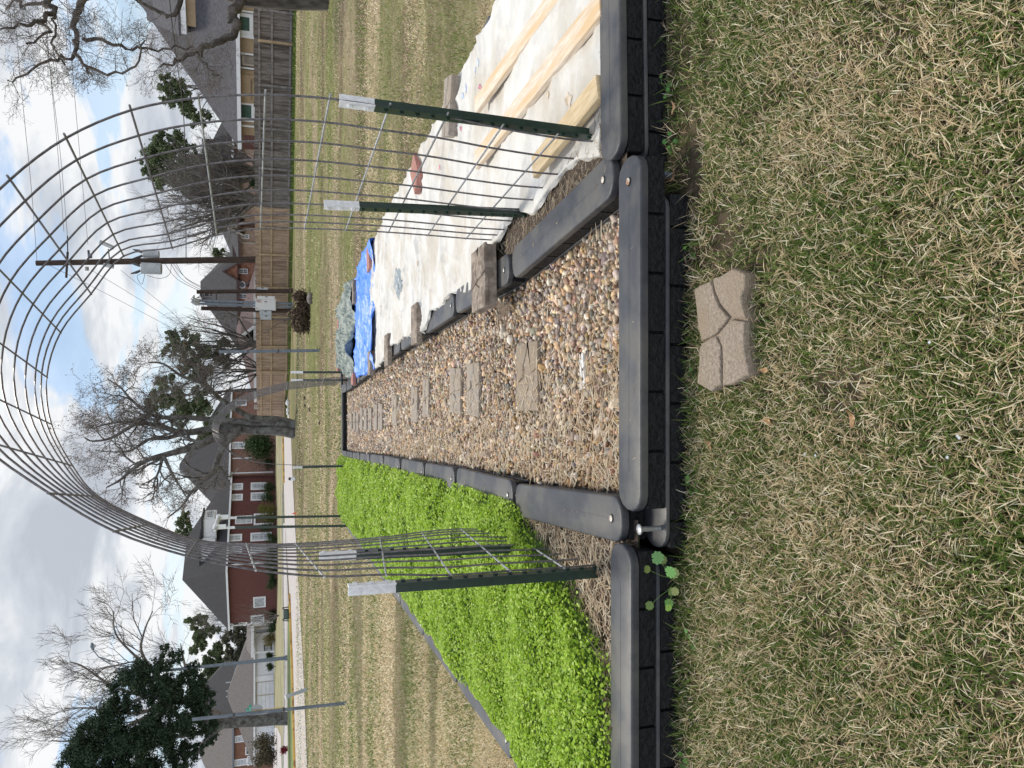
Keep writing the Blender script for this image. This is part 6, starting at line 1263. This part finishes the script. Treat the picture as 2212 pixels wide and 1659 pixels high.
# stop sign seen from behind with street name plates
Yg = 52; b0 = g_at(613, 1539, Yg); th = thing('street_sign', b0, 'white back of a stop sign with green street name plates above', 'road sign'); tp = atY(*c7(985, 872), Yg); m_ = MB(); m_.cyl(b0, tp, .03, 8); m_.build('post', 'galv', th, smooth=40)
c = atY(*c7(1140, 825), Yg - .06); m_ = MB(); rr_ = .42; oc = [c + Vector((math.cos(a) * rr_, 0, math.sin(a) * rr_)) for a in [math.pi / 8 + k * math.pi / 4 for k in range(8)]]; m_.add(oc + [p + Vector((0, .012, 0)) for p in oc], [tuple(range(8)), tuple(range(15, 7, -1))] + [(k, (k + 1) % 8, 8 + (k + 1) % 8, 8 + k) for k in range(8)]); m_.build('stop_plate', 'box_grey', th)
for (x0, x1, y0, y1, txt) in ((1031, 1070, 740, 918, 'Oaks'), (990, 1026, 790, 880, 'St')):
    a, b_ = atY(*c7(x0, y1), Yg - .08), atY(*c7(x1, y0), Yg - .08); m_ = MB(); m_.box(((a.x + b_.x) / 2, Yg - .08, (a.z + b_.z) / 2), (b_.x - a.x, .012, a.z - b_.z)); pl_ = m_.build('name_plate', 'sign_green', th); pl_['_o'] = th['_o']
    cu = bpy.data.curves.new('lettering', 'FONT'); cu.body = txt; cu.size = (a.z - b_.z) * .95; cu.extrude = .002; cu.align_x = 'CENTER'; cu.align_y = 'CENTER'; to = bpy.data.objects.new('lettering', cu); COL.objects.link(to); to.location = Vector(((a.x + b_.x) / 2 + (b_.x - a.x) * .12, Yg - .089, (a.z + b_.z) / 2)) - Vector(th['_o']); to.rotation_euler = (R(90), 0, 0); cu.materials.append(MATS['white']); to.parent = pl_; letters.append(to)
m_ = MB(); m_.tube([atY(*c7(1075, 832), Yg - .1), atY(*c7(1540, 776), Yg - .1)], .022, 8); p_ = m_.build('marker_rod', 'kerb_yellow', origin=atY(*c7(1540, 776), Yg)); props(p_, 'thin orange rod leaning beside the street sign', 'marker')
# green bench-like seat at the kerb
Yn = 46; th = thing('metal_bench', g_at(628, 1326, Yn), 'dark green metal bench with black hoop ends at the kerb', 'bench')
for y in (166, 332):
    m_ = MB(); h_ = [c6(1637, y), c6(1560, y), c6(1530, y + (10 if y < 200 else -10)), c6(1522, y + (30 if y < 200 else -30)), c6(1530, y + (50 if y < 200 else -50))]; P_ = [atY(*p, Yn) for p in h_]; P_ = [Vector((P_[0].x + (0), Yn - .25 + .5 * k / 4, p.z)) for k, p in enumerate(P_)]; P_ = [P_[0]] + P_[1:]; m_.tube(P_ + [Vector((P_[0].x, Yn + .3, P_[0].z))], .03, 8); m_.build('end_frame', 'dark', th, smooth=50)
a, b_ = atY(*c6(1535, 325), Yn), atY(*c6(1622, 172), Yn); m_ = MB(); n_ = 9
for k in range(n_): z = b_.z + (a.z - b_.z) * (k + .5) / n_; m_.box(((a.x + b_.x) / 2, Yn - .08 + .04 * math.sin(k), z), (b_.x - a.x, .03, (a.z - b_.z) / n_ * .93))
m_.build('backrest', 'bench_green', th); m_ = MB(); m_.box(((a.x + b_.x) / 2, Yn - .30, b_.z + .12), (b_.x - a.x, .40, .035)); m_.build('seat', 'bench_green', th)
# small things by the road
p = g_at(636, 1034, 38); m_ = MB(); m_.tube([p, p + Vector((0, 0, .12)), p + Vector((0, 0, .2))], [.09, .09, .07], 10); th = thing('access_cover', p, 'small white access cap with black top in the grass by the road', 'cap'); m_.build('base', 'white', th, smooth=40); m_ = MB(); m_.tube([p + Vector((0, 0, .201)), p + Vector((0, 0, .30))], [.075, .06], 10); m_.build('lid', 'dark', th, smooth=40)
p = g_at(637, 1109, 36); m_ = MB(); m_.tube([p, p + Vector((0, 0, .02)), p + Vector((0, 0, .021)), p + Vector((0, 0, .2))], [.08, .08, .05, .012], 12); o = m_.build('traffic_cone', 'orange', origin=p, smooth=40); props(o, 'tiny orange cone at the near edge of the road', 'cone')
def rock(p, s_, m, name, label, grp, seed, sq=.6):
    v, f = ico(2); r_ = np.random.default_rng(seed); v = v * (1 + r_.normal(0, .09, (len(v), 1))) * np.array([s_, s_ * .8, s_ * sq]); m_ = MB(); m_.add([Vector(q) + p for q in v], [tuple(q) for q in f]); return props(m_.build(name, m, origin=p, smooth=60), label, 'rock' if 'rock' in name else 'clod', grp)
for k, (x, y, s_) in enumerate(((1605, 128, .20), (1612, 235, .15), (1622, 285, .12))): p = g_at(628, c4(0, y)[1], 47.5); rock(p + Vector((0, 0, .1)), s_, 'white_stone', 'rock', f'{("largest", "middle", "smallest")[k]} white rock at the left end of the tan fence', 'white rocks', 60 + k)
for k, (x, y) in enumerate(((1745, 270), (1858, 170), (1925, 225), (1850, 62), (2080, 425))): p = atG(*c4(x, y)); rock(p + Vector((0, 0, .02)), .075, 'soil', 'soil_clod', f'{("leftmost far", "middle", "larger middle", "rightmost", "nearest")[k]} dark soil clod in the field', 'dark clods in the field', 70 + k, .7)
p = atG(*c3(1950, 280)); rock(p + Vector((0, 0, .05)), .2, 'bark_light', 'rock', 'grey-brown rock by the dead bush', None, 80)

# ================================================================= SMALL PLANTS AT THE WALL
def weed(px, label, n, size, stem=.09, seed=1, col1=(.10, .24, .06), K=11, lobes=5, z0=None):
    b0 = atG(*px); b0.z = 0 if z0 is None else z0; th = thing('weed', b0, label, 'plant'); r_ = random.Random(seed); ms = MB(); V, F, Cc = [], [], []
    for k in range(n):
        a = 2 * math.pi * k / n + r_.uniform(-.3, .3); L_ = stem * r_.uniform(.5, 1.25); tip = b0 + Vector((math.cos(a) * L_ * .8, math.sin(a) * L_ * .45 - .03, L_ * r_.uniform(.55, 1.1))); ms.tube([b0, b0.lerp(tip, .5) + Vector((0, 0, .015)), tip], .0011, 4)
        nrm = Vector((r_.gauss(0, .25), -.75 + r_.gauss(0, .2), .8)).normalized(); u = nrm.cross(Vector((1, .2, .1))).normalized(); w = nrm.cross(u); s_ = size * r_.uniform(.6, 1.15); o_ = len(V); V.append(tip); M_ = 40
        for j in range(M_): t_ = 2 * math.pi * j / M_; rr_ = s_ * (1 - .20 * abs(math.sin(lobes * t_ / 2)) ** .7 - (.55 if j == 0 else 0) + .05 * math.cos(M_ / 2 * t_)); V.append(tip + u * math.cos(t_) * rr_ + w * math.sin(t_) * rr_ + nrm * .15 * s_ * math.cos(lobes * t_) * .4)
        F += [(o_, o_ + 1 + j, o_ + 1 + (j + 1) % M_) for j in range(M_)]; cc = [c * r_.uniform(.8, 1.3) for c in col1]; Cc += [cc] * (M_ + 1)
    MATS.get('weed_stem') or mat('weed_stem', (.12, .20, .06), None); ms.build('stems', 'weed_stem', th); npmesh('leaves', np.array([v[:] for v in V]), np.array(F), 'leaf', np.array(Cc), parent=th); return th
weed((1478, 1256), 'round scalloped-leaved weed growing against the black wall, left of the corner pin', 10, .021, .105, 5, (.26, .42, .12), lobes=9)
rw = random.Random(9)
for k, (x, y, lab, n, s_) in enumerate(((1500, 1050, 'small round-leaved weed at the wall foot, right of the corner pin', 6, .008), (1502, 820, 'little green seedling at the wall foot beside the tan paver', 5, .007), (1485, 1640, 'narrow green weed at the left end of the wall foot', 7, .010), (1450, 200, 'green sprig at the wall foot below the covered bed', 7, .009), (1455, 320, 'small sprig by the buried grey pin', 6, .008), (1500, 1380, 'small clover sprig at the wall foot below the clover bed', 6, .007), (1500, 545, 'tiny sprout at the wall foot right of the tan paver', 5, .006))):
    weed((x, y), lab, n, s_, .04, 20 + k, (.10, .24, .05), lobes=3)
for k, (x, y, lab) in enumerate(((1676, 910, 'curled tan leaf in the lawn left of the paver'), (1548, 960, 'orange-brown leaf near the wall foot'), (1860, 905, 'narrow tan leaf in the middle of the lawn'), (1470, 380, 'brown leaf by the right front corner'), (1470, 235, 'long brown leaf at the wall foot'), (1670, 800, 'dry reddish blade beside the paver'))):
    p = atG(x, y); p.z = .025; m_ = MB(); L_ = .022; a = rw.uniform(0, 3); d = Vector((math.cos(a), math.sin(a), .15)); s_ = Vector((-math.sin(a), math.cos(a), .1)); n_ = 6
    for j in range(n_ + 1): f = j / n_; w = .008 * math.sin(math.pi * min(.97, f + .05)); c = p + d * L_ * (f * 2 - 1) + Vector((0, 0, .006 * math.cos(f * 5))); m_.v += [c - s_ * w + Vector((0, 0, .004)), c, c + s_ * w + Vector((0, 0, .004))]
    for j in range(n_): m_.f += [(j * 3, j * 3 + 1, j * 3 + 4, j * 3 + 3), (j * 3 + 1, j * 3 + 2, j * 3 + 5, j * 3 + 4)]
    MATS.get('dry_leaf') or mat('dry_leaf', (.34, .19, .09), (.50, .34, .20), 90, rough=.8); o = m_.build('fallen_leaf', 'dry_leaf', origin=p); props(o, lab, 'leaf', 'fallen leaves')
r = np.random.default_rng(5)
for k, (x, y) in enumerate(((1785, 983), (2074, 987), (2100, 945), (2035, 740), (1762, 980), (2096, 940))):
    p = atG(x, y); p.z = .03; m_ = MB(); c0 = len(m_.v); m_.v.append(p.copy()); K = 20
    for j in range(K): t_ = 2 * math.pi * j / K; rr_ = .0052 if j % 2 else .0018; m_.v.append(p + Vector((math.cos(t_) * rr_, math.sin(t_) * rr_, .002)))
    m_.f = [(0, 1 + j, 1 + (j + 1) % K) for j in range(K)]; o = m_.build('daisy', 'white', origin=p); props(o, 'tiny white daisy flower among the lawn blades', 'flower', 'tiny white flowers in the lawn')
C.view_layer.update()
for to in letters:
    me = bpy.data.meshes.new_from_object(to.evaluated_get(C.evaluated_depsgraph_get())); o = bpy.data.objects.new('lettering', me); COL.objects.link(o); o.parent = to.parent; o.matrix_basis = to.matrix_basis.copy(); bpy.data.objects.remove(to)
for o in bpy.data.objects:
    if '_o' in o.keys(): del o['_o']
